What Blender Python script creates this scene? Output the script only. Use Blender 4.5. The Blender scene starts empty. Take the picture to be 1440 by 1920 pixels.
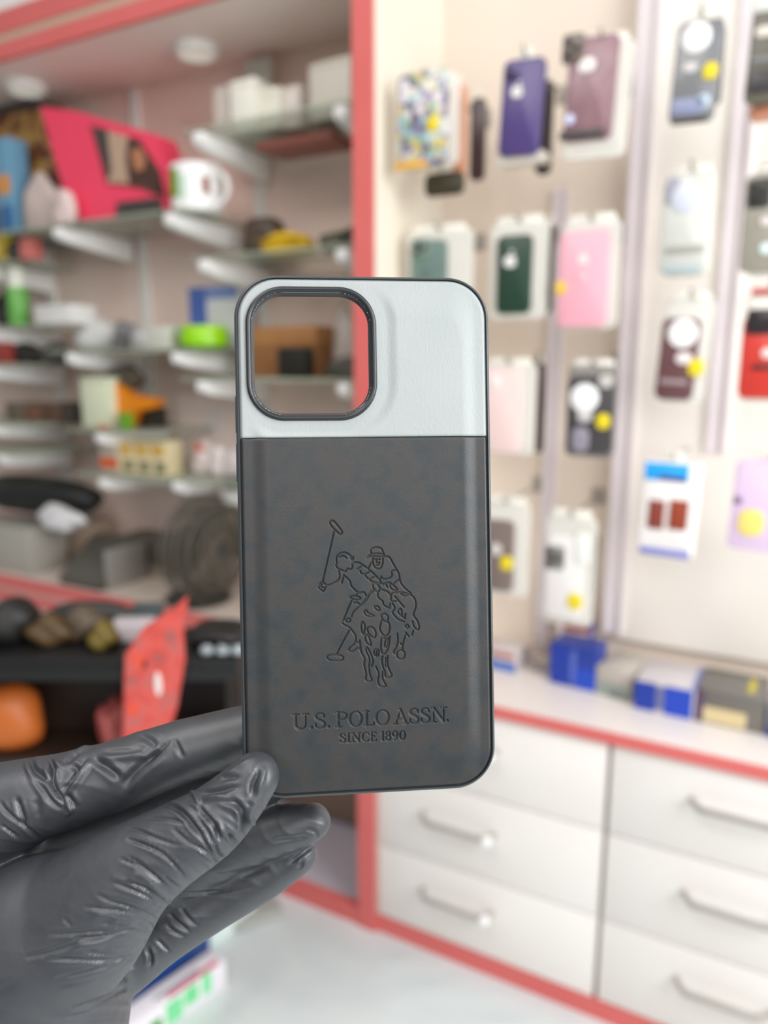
import bpy, bmesh, math, random
import numpy as np
from mathutils import Vector, Matrix
random.seed(7)
PI = math.pi
sc = bpy.context.scene
COL = sc.collection
R = math.radians

# ------------------------------------------------------------------ camera and the shop's own axes
F_PX = 1420.0
PITCH = R(11.15)
H = 1.08
cR = Vector((1, 0, 0)); cU = Vector((0, math.sin(PITCH), math.cos(PITCH))); cF = Vector((0, math.cos(PITCH), -math.sin(PITCH)))
CAM = Vector((0, 0, H))
cam_data = bpy.data.cameras.new('camera')
cam = bpy.data.objects.new('camera', cam_data); COL.objects.link(cam)
cam.location = CAM; cam.rotation_euler = (PI / 2 - PITCH, 0, 0)
cam_data.sensor_fit = 'VERTICAL'; cam_data.sensor_height = 24.0
cam_data.lens = 24.0 * F_PX / 1920
cam_data.clip_start = 0.02
cam_data.dof.use_dof = True
cam_data.dof.focus_distance = 0.241
cam_data.dof.aperture_fstop = cam_data.lens / 4.4
sc.camera = cam

def ray(x, y): return cR * ((x - 720) / F_PX) + cU * ((960 - y) / F_PX) + cF
TH = math.atan2(-1447, 2655)
eS = Vector((math.cos(TH), math.sin(TH), 0)); eN = Vector((-math.sin(TH), math.cos(TH), 0))
_d = ray(700, 1745); O = CAM + _d * (-H / _d.z); O.z = 0
def W(s, n, z): return O + eS * s + eN * n + Vector((0, 0, z))
def hit(x, y, n):
    d = ray(x, y); P = CAM + d * (((O - CAM).dot(eN) + n) / d.dot(eN)) - O
    return P.dot(eS), P.z
def hitz(x, y, z):
    d = ray(x, y); P = CAM + d * ((z - H) / d.z); Q = P - O
    return Q.dot(eS), Q.dot(eN), P
def at_depth(x, y, d): return CAM + ray(x, y) * d

# ------------------------------------------------------------------ materials
def lin(c):
    out = []
    for v in c:
        v /= 255.0
        out.append(v / 12.92 if v <= 0.04045 else ((v + 0.055) / 1.055) ** 2.4)
    return (*out, 1.0)
MATS = {}
def mat(rgb, rough=0.5, metal=0.0, trans=0.0, alpha=1.0, spec=0.5, coat=0.0, emit=0.0):
    key = (tuple(rgb), rough, metal, trans, alpha, spec, coat, emit)
    if key in MATS: return MATS[key]
    m = bpy.data.materials.new('material'); m.use_nodes = True
    nt = m.node_tree; b = nt.nodes['Principled BSDF']
    b.inputs['Base Color'].default_value = lin(rgb)
    b.inputs['Roughness'].default_value = rough
    b.inputs['Metallic'].default_value = metal
    b.inputs['Specular IOR Level'].default_value = spec
    b.inputs['Coat Weight'].default_value = coat
    b.inputs['Alpha'].default_value = alpha
    if trans: b.inputs['Transmission Weight'].default_value = trans
    if emit:
        b.inputs['Emission Color'].default_value = lin(rgb); b.inputs['Emission Strength'].default_value = emit
    # slight procedural unevenness of the finish
    n = nt.nodes.new('ShaderNodeTexNoise'); n.inputs['Scale'].default_value = 60
    tc = nt.nodes.new('ShaderNodeTexCoord'); nt.links.new(tc.outputs['Object'], n.inputs['Vector'])
    mr = nt.nodes.new('ShaderNodeMapRange'); mr.inputs['To Min'].default_value = max(0.02, rough - 0.05); mr.inputs['To Max'].default_value = min(1, rough + 0.05)
    nt.links.new(n.outputs['Fac'], mr.inputs['Value']); nt.links.new(mr.outputs['Result'], b.inputs['Roughness'])
    MATS[key] = m
    return m

def mottled(colors, scale, rough=0.5, spec=0.5, detail=6, bump=0.0, bump_scale=400.0, bump_dist=0.0002, stretch=(1, 1, 1), distort=0.5, contrast=(0.3, 0.7)):
    m = bpy.data.materials.new('material'); m.use_nodes = True
    nt = m.node_tree; b = nt.nodes['Principled BSDF']
    b.inputs['Roughness'].default_value = rough; b.inputs['Specular IOR Level'].default_value = spec
    tc = nt.nodes.new('ShaderNodeTexCoord'); mp = nt.nodes.new('ShaderNodeMapping'); mp.inputs['Scale'].default_value = stretch
    nt.links.new(tc.outputs['Object'], mp.inputs['Vector'])
    n = nt.nodes.new('ShaderNodeTexNoise'); n.inputs['Scale'].default_value = scale; n.inputs['Detail'].default_value = detail; n.inputs['Distortion'].default_value = distort
    nt.links.new(mp.outputs['Vector'], n.inputs['Vector'])
    cr = nt.nodes.new('ShaderNodeValToRGB')
    els = cr.color_ramp.elements
    lo, hi = contrast
    els[0].position = lo; els[0].color = lin(colors[0]); els[1].position = hi; els[1].color = lin(colors[-1])
    for i, c in enumerate(colors[1:-1]):
        e = els.new(lo + (hi - lo) * (i + 1) / (len(colors) - 1)); e.color = lin(c)
    nt.links.new(n.outputs['Fac'], cr.inputs['Fac']); nt.links.new(cr.outputs['Color'], b.inputs['Base Color'])
    if bump:
        n2 = nt.nodes.new('ShaderNodeTexNoise'); n2.inputs['Scale'].default_value = bump_scale; n2.inputs['Detail'].default_value = 4; n2.inputs['Distortion'].default_value = 0.8
        nt.links.new(mp.outputs['Vector'], n2.inputs['Vector'])
        bp = nt.nodes.new('ShaderNodeBump'); bp.inputs['Strength'].default_value = bump; bp.inputs['Distance'].default_value = bump_dist
        nt.links.new(n2.outputs['Fac'], bp.inputs['Height']); nt.links.new(bp.outputs['Normal'], b.inputs['Normal'])
    return m

def voronoi_print(colors, scale):
    m = bpy.data.materials.new('material'); m.use_nodes = True
    nt = m.node_tree; b = nt.nodes['Principled BSDF']; b.inputs['Roughness'].default_value = 0.25
    tc = nt.nodes.new('ShaderNodeTexCoord'); v = nt.nodes.new('ShaderNodeTexVoronoi'); v.inputs['Scale'].default_value = scale
    nt.links.new(tc.outputs['Object'], v.inputs['Vector'])
    sp = nt.nodes.new('ShaderNodeSeparateColor'); nt.links.new(v.outputs['Color'], sp.inputs['Color'])
    cr = nt.nodes.new('ShaderNodeValToRGB'); cr.color_ramp.interpolation = 'CONSTANT'
    els = cr.color_ramp.elements
    els[0].position = 0; els[0].color = lin(colors[0]); els[1].position = 1 / len(colors); els[1].color = lin(colors[1])
    for i, c in enumerate(colors[2:]):
        e = els.new((i + 2) / len(colors)); e.color = lin(c)
    nt.links.new(sp.outputs['Red'], cr.inputs['Fac']); nt.links.new(cr.outputs['Color'], b.inputs['Base Color'])
    return m

def clear_plastic(tint=(235, 235, 230), opacity=0.35):
    m = bpy.data.materials.new('material'); m.use_nodes = True
    nt = m.node_tree; b = nt.nodes['Principled BSDF']
    b.inputs['Base Color'].default_value = lin(tint); b.inputs['Roughness'].default_value = 0.2; b.inputs['Alpha'].default_value = opacity
    return m

WHITE_LAM = mottled([(236, 229, 222), (243, 238, 233)], 3, 0.35, 0.4)
BEIGE_LAM = mottled([(228, 212, 196), (236, 222, 208)], 2, 0.45, 0.4)
PINK_LAM = mottled([(236, 211, 198), (242, 220, 208)], 2, 0.5, 0.3)
CREAM_LAM = mottled([(240, 232, 214), (246, 240, 226)], 2, 0.4, 0.4)
RED_EDGE = mottled([(216, 104, 100), (222, 112, 108)], 6, 0.4, 0.4)
TAN_EDGE = mat((200, 172, 150), 0.5)
COUNTER_LAM = mottled([(226, 216, 210), (234, 226, 221)], 3, 0.3, 0.5)
MARBLE = mottled([(184, 193, 194), (208, 216, 216), (218, 225, 224), (226, 232, 231)], 2.2, 0.3, 0.5, detail=8, distort=2.5, contrast=(0.22, 0.72))
METAL = mat((196, 196, 200), 0.35, 0.9)
RAIL = mat((226, 216, 218), 0.5, 0.0)
WHITE_METAL = mat((236, 236, 230), 0.35)
HOOKM = mat((168, 160, 152), 0.6, 0.2)
GLASS = clear_plastic((190, 200, 180), 0.42)
CLEAR = clear_plastic((240, 238, 230), 0.55)
CARD = mat((238, 234, 222), 0.5)
WHITE = mat((245, 243, 238), 0.4)
PUREWHITE = mat((252, 250, 248), 0.3)
BLACK = mat((28, 28, 28), 0.45)
DARK = mat((52, 49, 46), 0.4)
YELLOW = mat((238, 214, 30), 0.5)

# ------------------------------------------------------------------ mesh helpers
def link(name, me, m=None, parent=None, mw=None, smooth=40):
    o = bpy.data.objects.new(name, me); COL.objects.link(o)
    if m is not None:
        for k in (m if isinstance(m, (list, tuple)) else [m]): me.materials.append(k)
    if smooth:
        for p in me.polygons: p.use_smooth = True
        me.set_sharp_from_angle(angle=R(smooth))
    if parent is not None: o.parent = parent
    if mw is not None: o.matrix_world = mw
    return o
def obj(name, bm, m=None, parent=None, mw=None, smooth=40):
    bmesh.ops.recalc_face_normals(bm, faces=bm.faces)
    me = bpy.data.meshes.new(name); bm.to_mesh(me); bm.free()
    return link(name, me, m, parent, mw, smooth)
def BM(): return bmesh.new()
def box(bm, x0, x1, y0, y1, z0, z1, bev=0.0, mi=0):
    vs = [bm.verts.new(p) for p in ((x0, y0, z0), (x1, y0, z0), (x1, y1, z0), (x0, y1, z0), (x0, y0, z1), (x1, y0, z1), (x1, y1, z1), (x0, y1, z1))]
    fs = [bm.faces.new([vs[i] for i in q]) for q in ((0, 3, 2, 1), (4, 5, 6, 7), (0, 1, 5, 4), (1, 2, 6, 5), (2, 3, 7, 6), (3, 0, 4, 7))]
    for f in fs: f.material_index = mi
    if bev > 0:
        es = list({e for f in fs for e in f.edges})
        bmesh.ops.bevel(bm, geom=es, offset=bev, segments=2, affect='EDGES', profile=0.5)
    return bm
def rr(hw, hh, r, k=8):
    """rounded rectangle outline: points and outward normals"""
    r = min(r, hw, hh); P = []; N = []
    for cx, cy, a0 in ((hw - r, hh - r, 0), (-hw + r, hh - r, 90), (-hw + r, -hh + r, 180), (hw - r, -hh + r, 270)):
        for i in range(k + 1):
            a = R(a0 + 90 * i / k); P.append((cx + r * math.cos(a), cy + r * math.sin(a))); N.append((math.cos(a), math.sin(a)))
    return P, N
def slab(bm, hw, hh, r, y0, y1, cx=0, cz=0, bev=0.0012, k=6, mi=0):
    """rounded slab standing in the x-z plane, thickness along y, softened edges"""
    b = min(bev, (y1 - y0) * 0.45, hw * 0.4, hh * 0.4)
    rings = []
    for off, y in ((-b, y0), (-b * 0.3, y0 + b * 0.3), (0, y0 + b), (0, y1 - b), (-b * 0.3, y1 - b * 0.3), (-b, y1)):
        P, N = rr(hw, hh, r, k)
        rings.append([bm.verts.new((cx + p[0] + n[0] * off, y, cz + p[1] + n[1] * off)) for p, n in zip(P, N)])
    m = len(rings[0]); fs = []
    for a, b2 in zip(rings, rings[1:]):
        for i in range(m): fs.append(bm.faces.new((a[i], a[(i + 1) % m], b2[(i + 1) % m], b2[i])))
    fs.append(bm.faces.new(rings[0])); fs.append(bm.faces.new(rings[-1][::-1]))
    for f in fs: f.material_index = mi
    return bm
def tube(bm, pts, r, k=8, caps=True):
    pts = [Vector(p) for p in pts]; rings = []
    rs = r if isinstance(r, (list, tuple)) else [r] * len(pts)
    up = None
    for i, p in enumerate(pts):
        t = (pts[min(i + 1, len(pts) - 1)] - pts[max(i - 1, 0)]).normalized()
        if up is None: up = t.orthogonal().normalized()
        u = (up - t * up.dot(t)).normalized(); up = u; v = t.cross(u)
        rings.append([bm.verts.new(p + (u * math.cos(2 * PI * j / k) + v * math.sin(2 * PI * j / k)) * rs[i]) for j in range(k)])
    for a, b in zip(rings, rings[1:]):
        for j in range(k): bm.faces.new((a[j], a[(j + 1) % k], b[(j + 1) % k], b[j]))
    if caps: bm.faces.new(rings[0][::-1]); bm.faces.new(rings[-1])
    return bm
def lathe(bm, prof, k=24, axis='z', c=(0, 0, 0)):
    rings = []
    for r, h in prof:
        ring = []
        for j in range(k):
            a = 2 * PI * j / k; x, y = r * math.cos(a), r * math.sin(a)
            p = (x, y, h) if axis == 'z' else (x, h, y)
            ring.append(bm.verts.new((c[0] + p[0], c[1] + p[1], c[2] + p[2])))
        rings.append(ring)
    for a, b in zip(rings, rings[1:]):
        for j in range(k): bm.faces.new((a[j], a[(j + 1) % k], b[(j + 1) % k], b[j]))
    bm.faces.new(rings[0]); bm.faces.new(rings[-1])
    return bm
def torus(bm, r, rt, c=(0, 0, 0), axis='y', k=40, kt=6):
    pts = []
    rings = []
    for i in range(k):
        a = 2 * PI * i / k; ring = []
        for j in range(kt):
            b = 2 * PI * j / kt; q = r + rt * math.cos(b); h = rt * math.sin(b)
            p = (q * math.cos(a), h, q * math.sin(a)) if axis == 'y' else (q * math.cos(a), q * math.sin(a), h)
            ring.append(bm.verts.new((c[0] + p[0], c[1] + p[1], c[2] + p[2])))
        rings.append(ring)
    for i in range(k):
        a, b = rings[i], rings[(i + 1) % k]
        for j in range(kt): bm.faces.new((a[j], a[(j + 1) % kt], b[(j + 1) % kt], b[j]))
    return bm
def prism(bm, pts, y0, y1):
    """outline in x-z given thickness along y"""
    a = [bm.verts.new((p[0], y0, p[1])) for p in pts]; b = [bm.verts.new((p[0], y1, p[1])) for p in pts]; m = len(pts)
    for i in range(m): bm.faces.new((a[i], a[(i + 1) % m], b[(i + 1) % m], b[i]))
    bm.faces.new(a); bm.faces.new(b[::-1])
    return bm
def blob(bm, sx, sy, sz, c=(0, 0, 0), amp=0.12, seed=0, k=3, flat=True):
    """a soft irregular lump that sits flat on its base (z from 0)"""
    rnd = random.Random(seed); ph = [(rnd.uniform(2, 5), rnd.uniform(0, 6), rnd.uniform(2, 5), rnd.uniform(0, 6)) for _ in range(3)]
    g = bmesh.ops.create_icosphere(bm, subdivisions=k, radius=1.0)
    for v in g['verts']:
        x, y, z = v.co; d = 1 + amp * sum(math.sin(a * x + b) * math.sin(c2 * z + e + 2 * y) for a, b, c2, e in ph)
        z2 = max(z * d, -0.72) if flat else z * d
        v.co = (c[0] + x * d * sx, c[1] + y * d * sy, c[2] + (z2 + (0.72 if flat else 0)) * sz / (1.72 if flat else 1))
    return bm
def XF(s, n, z, rz=0.0, roll=0.0, pitch=0.0):
    return Matrix.Translation(W(s, n, z)) @ Matrix.Rotation(TH + rz, 4, 'Z') @ Matrix.Rotation(roll, 4, 'Y') @ Matrix.Rotation(pitch, 4, 'X')
def tag(o, label, cat, group=None, kind=None):
    o['label'] = label; o['category'] = cat
    if group: o['group'] = group
    if kind: o['kind'] = kind
    return o
def thing(name, label, cat, mw, group=None):
    o = bpy.data.objects.new(name, None); o.empty_display_size = 0.02; COL.objects.link(o); o.matrix_world = mw
    return tag(o, label, cat, group)
def struct(name, bm, m, label=None, cat='wall', smooth=40):
    o = obj(name, bm, m, None, None, smooth); o['kind'] = 'structure'; o['category'] = cat
    if label: o['label'] = label
    return o
def wbox(bm, s0, s1, n0, n1, z0, z1):
    """box along the shelving wall, in world coordinates"""
    c = [W(s, n, z) for z in (z0, z1) for s, n in ((s0, n0), (s1, n0), (s1, n1), (s0, n1))]
    vs = [bm.verts.new(p) for p in c]
    for q in ((0, 3, 2, 1), (4, 5, 6, 7), (0, 1, 5, 4), (1, 2, 6, 5), (2, 3, 7, 6), (3, 0, 4, 7)): bm.faces.new([vs[i] for i in q])
    return bm

# ------------------------------------------------------------------ the setting
NW = 0.26
LEFT_END, RIGHT_END = -1.75, 1.35
b = BM(); box(b, -3.2, 3.2, -1.6, 3.2, -0.05, 0.0); struct('floor', b, MARBLE, 'pale grey-white marble floor in front of the drawers', 'floor')
b = BM(); wbox(b, LEFT_END, -0.032, NW, NW + 0.05, 0, 1.69); struct('wall_left', b, PINK_LAM, 'pinkish beige back wall behind the glass shelves', 'wall')
b = BM(); wbox(b, 0.004, RIGHT_END, NW, NW + 0.05, 0, 2.3); struct('wall_right', b, BEIGE_LAM, 'beige display wall behind the hanging phone cases', 'wall')
b = BM(); wbox(b, -0.030, 0.004, 0.004, NW + 0.05, 0, 2.3); struct('wall_divider', b, CREAM_LAM, 'upright cream panel between shelves and display wall', 'wall')
b = BM(); wbox(b, -0.032, 0.005, -0.003, 0.004, 0, 2.3); struct('trim_1', b, RED_EDGE, 'tall red edge strip on the upright dividing panel', 'trim')
b = BM(); wbox(b, LEFT_END, -0.032, 0.012, NW + 0.05, 1.69, 1.72); struct('ceiling', b, mottled([(244, 224, 214), (248, 230, 221)], 2, 0.5, 0.3), 'pinkish soffit over the left shelves', 'ceiling')
for i, (z0, z1, m, l) in enumerate(((1.688, 1.7195, RED_EDGE, 'lower red strip of the fascia above the left shelves'), (1.7195, 1.736, TAN_EDGE, 'tan strip between the two red fascia strips'),
                                    (1.736, 1.7765, RED_EDGE, 'upper red strip of the fascia above the left shelves'))):
    b = BM(); wbox(b, LEFT_END, -0.032, 0 if i != 1 else 0.003, 0.012, z0, z1); struct('trim_%d' % (i + 2), b, m, l, 'trim')
b = BM(); wbox(b, LEFT_END, -0.032, 0.004, NW + 0.05, 1.7765, 2.3); struct('wall_upper', b, WHITE_LAM, 'white wall above the red fascia', 'wall')
b = BM(); wbox(b, 0.005, RIGHT_END, 0.004, 0.02, 0, 0.034); struct('baseboard_right', b, RED_EDGE, 'red plinth strip under the drawers', 'baseboard')
b = BM(); wbox(b, -1.2, -0.032, 0.0, 0.02, 0, 0.036); struct('baseboard_left', b, RED_EDGE, 'red plinth strip under the open compartment', 'baseboard')
b = BM(); wbox(b, LEFT_END, -0.032, 0.02, NW, 0.0, 0.034)
struct('floor_compartment', b, mottled([(186, 178, 190), (200, 192, 202)], 3, 0.4), 'lilac grey bottom board of the open compartment', 'floor')

# white lower board and vertical channels on the display wall
sb0, zb0 = hit(1172, 1200, 0.235)
b = BM(); box(b, 0, 0.95, 0, 0.02, 0, 1.65, 0.001)
tag(obj('wall_board', b, mottled([(252, 244, 234), (254, 248, 240)], 2, 0.4), None, XF(0.372, 0.236, zb0)), 'tall plain white board on the wall above the boxes', 'board')
for px, py, wd, l in ((1040, 700, 0.026, 'vertical metal channel between the pink case and the dark green case'), (1190, 500, 0.034, 'wide vertical metal channel at the left edge of the white board'),
                      (1370, 500, 0.03, 'vertical metal channel on the white board, beside the red case')):
    nn = NW if px == 1040 else 0.236
    s, _ = hit(px, py, nn)
    b = BM()
    z0 = 0.53 if px == 1040 else zb0 + 0.01
    if px == 1370: z0 = hit(1370, 850, nn)[1]
    for a0, a1, q in ((-wd / 2, -wd / 2 + 0.006, 0.009), (wd / 2 - 0.006, wd / 2, 0.009), (-wd / 2 + 0.006, wd / 2 - 0.006, 0.004)): box(b, a0, a1, -q, 0, 0, (1.375 if px == 1040 else 2.25) - z0)
    tag(obj('wall_rail', b, RAIL, None, XF(s, nn, z0)), l, 'rail')

# ------------------------------------------------------------------ counters and drawers
r_ = thing('countertop', 'long pale countertop with red front edge above the drawers', 'countertop', XF(0.005, 0, 0.502))
b = BM(); box(b, 0.001, RIGHT_END, 0.001, NW - 0.001, 0, 0.018); obj('top_board', b, COUNTER_LAM, r_)
b = BM(); box(b, 0, RIGHT_END, -0.003, 0.001, -0.001, 0.0185); obj('edge_band', b, RED_EDGE, r_)['label'] = 'red edge band'
r_ = thing('countertop', 'thick left counter edged with two red strips and a tan one', 'countertop', XF(LEFT_END, 0, 0.51))
LW = -0.032 - LEFT_END
b = BM(); box(b, 0, LW - 0.001, 0.003, NW - 0.001, 0, 0.064); obj('top_board', b, mottled([(212, 196, 182), (222, 206, 194)], 2, 0.4), r_)
for z0, z1, m, l in ((0, 0.024, RED_EDGE, 'lower red strip'), (0.024, 0.036, mat((205, 150, 140), 0.5), 'tan strip'), (0.036, 0.0645, RED_EDGE, 'upper red strip')):
    b = BM(); box(b, 0, LW, -0.001, 0.003, z0, z1); obj('edge_band', b, m, r_)['label'] = l

def drawer_cabinet(s0, s1, label, caps, hx):
    r = thing('drawer_cabinet', label, 'cabinet', XF(s0, 0.006, 0.034)); w = s1 - s0
    b = BM(); box(b, 0, w, 0.016, 0.25, 0, 0.4655); obj('body', b, mat((222, 212, 204), 0.6), r)
    for k in range(3):
        z0, z2 = ((0.0025, 0.152), (0.156, 0.309), (0.313, 0.465))[k]
        b = BM(); box(b, 0.002, w - 0.0025, 0, 0.016, z0, z2, 0.0012); d = obj('drawer', b, WHITE_LAM, r)
        cx, cz = hx; zz = z0 + 0.151 * cz
        L = 0.128
        b = BM(); tube(b, [(cx - 0.004, 0, zz), (cx, -0.010, zz), (cx + 0.010, -0.024, zz), (cx + 0.014, -0.025, zz), (cx + L - 0.014, -0.025, zz), (cx + L - 0.010, -0.024, zz), (cx + L, -0.010, zz), (cx + L + 0.004, 0, zz)], 0.0048, 8)
        h = obj('handle', b, mat((176, 170, 162), 0.4, 0.3), d)
        if caps:  # white ball modelled where the handle end only catches a glint
            b = BM(); lathe(b, [(0.0006, -0.034), (0.006, -0.033), (0.0085, -0.028), (0.0085, -0.022), (0.006, -0.017), (0.0006, -0.016)], 16, 'y', (cx + L - 0.002, 0, zz))
            obj('handle_glint', b, PUREWHITE, h)['label'] = 'white ball standing in for the glint on the handle end'
    return r
drawer_cabinet(0.006, 0.4205, 'white three-drawer unit next to the red upright, handles ending in modelled white glints', True, (0.10, 0.60))
drawer_cabinet(0.4235, 0.86, 'white three-drawer unit with plain bow handles, under the dark boxes', False, (0.125, 0.62))
drawer_cabinet(0.863, 1.30, 'white three-drawer unit past the plain-handled one', False, (0.15, 0.62))
# inside the open compartment under the left counter
b = BM(); box(b, 0, 0.5, 0, 0.05, 0, 0.11, 0.002)
tag(obj('shade_board', b, mat((120, 100, 84), 0.6), None, XF(-0.54, 0.205, hit(655, 1540, 0.205)[1])), 'brown board standing in for shade at the back of the open compartment', 'rail')  # brown board put in for the shade under the counter

# ------------------------------------------------------------------ left shelves: standards, glass shelves on white brackets
for s, z0, z1, l in ((-1.092, 0.62, 1.689, 'white slotted standard at the far left of the shelf wall'), (-0.764, 0.86, 1.689, 'white slotted standard between pink box and blue-white box'),
                     (-0.415, 0.9, 1.689, 'white slotted standard behind the mug and yellow pouch'), (-0.085, 0.9, 1.689, 'white slotted standard next to the red upright')):
    b = BM(); box(b, -0.012, -0.004, -0.009, 0, 0, z1 - z0); box(b, 0.004, 0.012, -0.009, 0, 0, z1 - z0); box(b, -0.004, 0.004, -0.004, 0, 0, z1 - z0)
    for k in range(int((z1 - z0) / 0.03)): box(b, -0.004, 0.004, -0.007, -0.004, k * 0.03, k * 0.03 + 0.012)
    tag(obj('shelf_standard', b, WHITE_METAL, None, XF(s, NW, z0)), l, 'shelf rail')
def glass_shelf(z, s0, s1, rails, label, n0=0.05):
    r = thing('glass_shelf', label, 'shelf', XF(s0, 0, z))
    b = BM(); box(b, 0, s1 - s0, n0 - 0.005, NW - 0.012, -0.007, 0, 0.0015); obj('glass_pane', b, GLASS, r)
    for s in rails:
        x = s - s0; b = BM()
        pts = [(n0 - 0.006, -0.008), (n0 - 0.006, -0.026), (n0 + 0.008, -0.034), (NW - 0.009, -0.058), (NW - 0.009, -0.008)]
        a = [b.verts.new((x - 0.013, p[0], p[1])) for p in pts]; c = [b.verts.new((x + 0.013, p[0], p[1])) for p in pts]
        for i in range(5): b.faces.new((a[i], a[(i + 1) % 5], c[(i + 1) % 5], c[i]))
        b.faces.new(a); b.faces.new(c[::-1])
        bmesh.ops.bevel(b, geom=list(b.edges), offset=0.003, segments=2, affect='EDGES')
        obj('bracket', b, PUREWHITE, r)
    return z
G1 = glass_shelf(1.508, -0.43, -0.035, (-0.395, -0.085), 'top glass shelf carrying the white boxes')
G2 = glass_shelf(1.372, -1.30, -0.44, (-1.092, -0.80, -0.478), 'long glass shelf carrying the pink box and mug')
G3 = glass_shelf(1.313, -1.40, -0.985, (-1.092,), 'short glass shelf at far left above the green bottle')
G4 = glass_shelf(1.281, -0.43, -0.035, (-0.395, -0.085), 'glass shelf with the yellow pouch, next to the red upright')
G5 = glass_shelf(1.166, -1.40, -0.965, (-1.075,), 'short glass shelf under the green bottle')
G6 = glass_shelf(1.108, -0.86, -0.425, (-0.79, -0.478), 'long glass shelf with papers and the lime green jar')
G7 = glass_shelf(1.078, -1.40, -0.965, (-1.075,), 'short glass shelf above a bare stretch of wall, far left')
G8 = glass_shelf(1.052, -0.47, -0.035, (-0.415, -0.085), 'glass shelf carrying the brown carton beside the red upright')
G9 = glass_shelf(0.938, -1.40, -0.93, (-1.075,), 'glass shelf carrying a row of dark brown boxes, far left')
G10 = glass_shelf(0.935, -0.82, -0.56, (-0.715,), 'small glass shelf carrying the cream and orange boxes')
G11 = glass_shelf(0.868, -1.40, -0.955, (-1.065,), 'lowest short glass shelf above the black bag')
G12 = glass_shelf(0.835, -0.80, -0.52, (-0.715,), 'lowest glass shelf carrying small yellow boxes')
for (px, py), l in (((368, 88), 'round white ceiling spotlight nearest the red upright'), ((48, 158), 'round white ceiling spotlight at far left of the soffit')):
    d = ray(px, py); P = CAM + d * ((1.69 - H) / d.z); Q = P - O
    r = thing('ceiling_spotlight', l, 'light', XF(Q.dot(eS), min(max(Q.dot(eN), 0.06), 0.2), 1.69), 'soffit spotlights')
    b = BM(); lathe(b, [(0.028, 0), (0.045, -0.001), (0.046, -0.010), (0.040, -0.017), (0.034, -0.017), (0.033, -0.012)], 32); obj('housing', b, WHITE, r)
    b = BM(); lathe(b, [(0.001, -0.0145), (0.033, -0.0145), (0.033, -0.011), (0.001, -0.011)], 32); obj('diffuser', b, mat((250, 248, 235), 0.4, emit=0.25), r)

def span(x0, y0, x1, y1, n):
    """wall-frame extents of something seen between these corners at depth n"""
    xm, ym = (x0 + x1) / 2, (y0 + y1) / 2
    return hit(x0, ym, n)[0], hit(x1, ym, n)[0], hit(xm, y1, n)[1], hit(xm, y0, n)[1]

def carton(px, n, z, depth, color, label, name='box', cat='box', faces=None, rz=0.0, group=None, bev=0.0015, tilt=0.0):
    """closed carton with body, lid line and optional printed patches: faces = [(u0,u1,v0,v1,color,partname)] on its front"""
    s0, s1, _, z1 = span(*px, n)
    w = s1 - s0; h = max(z1 - z, 0.008)
    r = thing(name, label, cat, XF((s0 + s1) / 2, n, z + 0.0005, rz, tilt), group)
    b = BM(); box(b, -w / 2, w / 2, 0, depth, 0, h, min(bev, h * 0.2)); obj('body', b, mat(color, 0.45) if not isinstance(color, bpy.types.Material) else color, r)
    for f in (faces or []):
        u0, u1, v0, v1, c, nm = f[:6]
        b = BM(); box(b, -w / 2 + u0 * w, -w / 2 + u1 * w, -0.0008, 0.0004, v0 * h, v1 * h); obj(nm, b, mat(c, 0.45), r)
    return r
def lump(px, n, z, depth, color, label, name, cat, seed=1, amp=0.12, rough=0.5, extra=None):
    s0, s1, _, z1 = span(*px, n); w = s1 - s0; h = max(z1 - z, 0.01)
    r = thing(name, label, cat, XF((s0 + s1) / 2, n + depth / 2, z))
    b = BM(); blob(b, w / 2, depth / 2, h, amp=amp, seed=seed); obj('body', b, mat(color, rough) if not isinstance(color, bpy.types.Material) else color, r, smooth=80)
    if extra: extra(r, w, depth, h)
    return r

# top shelf
carton((400, 163, 428, 225), 0.15, G1, 0.06, (232, 222, 212), 'narrow pale carton at the left end of the top shelf', faces=[(0.2, 0.8, 0.1, 0.5, (222, 212, 202), 'label')], group=None)
carton((432, 148, 478, 226), 0.11, G1, 0.08, (248, 246, 234), 'tall white carton in the row on the top shelf', faces=[(0.1, 0.9, 0.86, 0.9, (225, 222, 208), 'lid_seam')])
carton((486, 165, 524, 220), 0.12, G1, 0.07, (246, 242, 228), 'small white carton right of the tall one, top shelf', faces=[(0.1, 0.9, 0.8, 0.85, (222, 218, 204), 'lid_seam')])
carton((534, 160, 562, 206), 0.14, G1, 0.06, (232, 220, 214), 'slim pinkish carton on the top shelf', faces=[(0.15, 0.85, 0.55, 0.85, (240, 232, 226), 'label')])
carton((578, 112, 658, 200), 0.12, G1, 0.09, (232, 226, 214), 'large white carton on the top shelf beside the red upright', rz=R(-4), faces=[(0.06, 0.94, 0.88, 0.91, (214, 208, 196), 'lid_seam')])
b = BM(); s0, s1, z0, z1 = span(450, 105, 500, 150, 0.2)
r = thing('photo_card', 'faded bluish card standing behind the tall white carton', 'card', XF((s0 + s1) / 2, 0.215, G1))
box(b, -(s1 - s0) / 2, (s1 - s0) / 2, 0, 0.004, 0, z1 - G1); obj('sheet', b, mat((190, 188, 176), 0.5), r)
carton((480, 255, 620, 282), 0.10, G1 - 0.04, 0.09, (150, 88, 76), 'dull red reflection under the top shelf, built as a flat box', name='red_reflection', cat='box', faces=[(0.03, 0.97, 0.4, 0.6, (168, 104, 90), 'band')])  # solid stand-in for the red reflection on the underside of the glass
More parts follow.
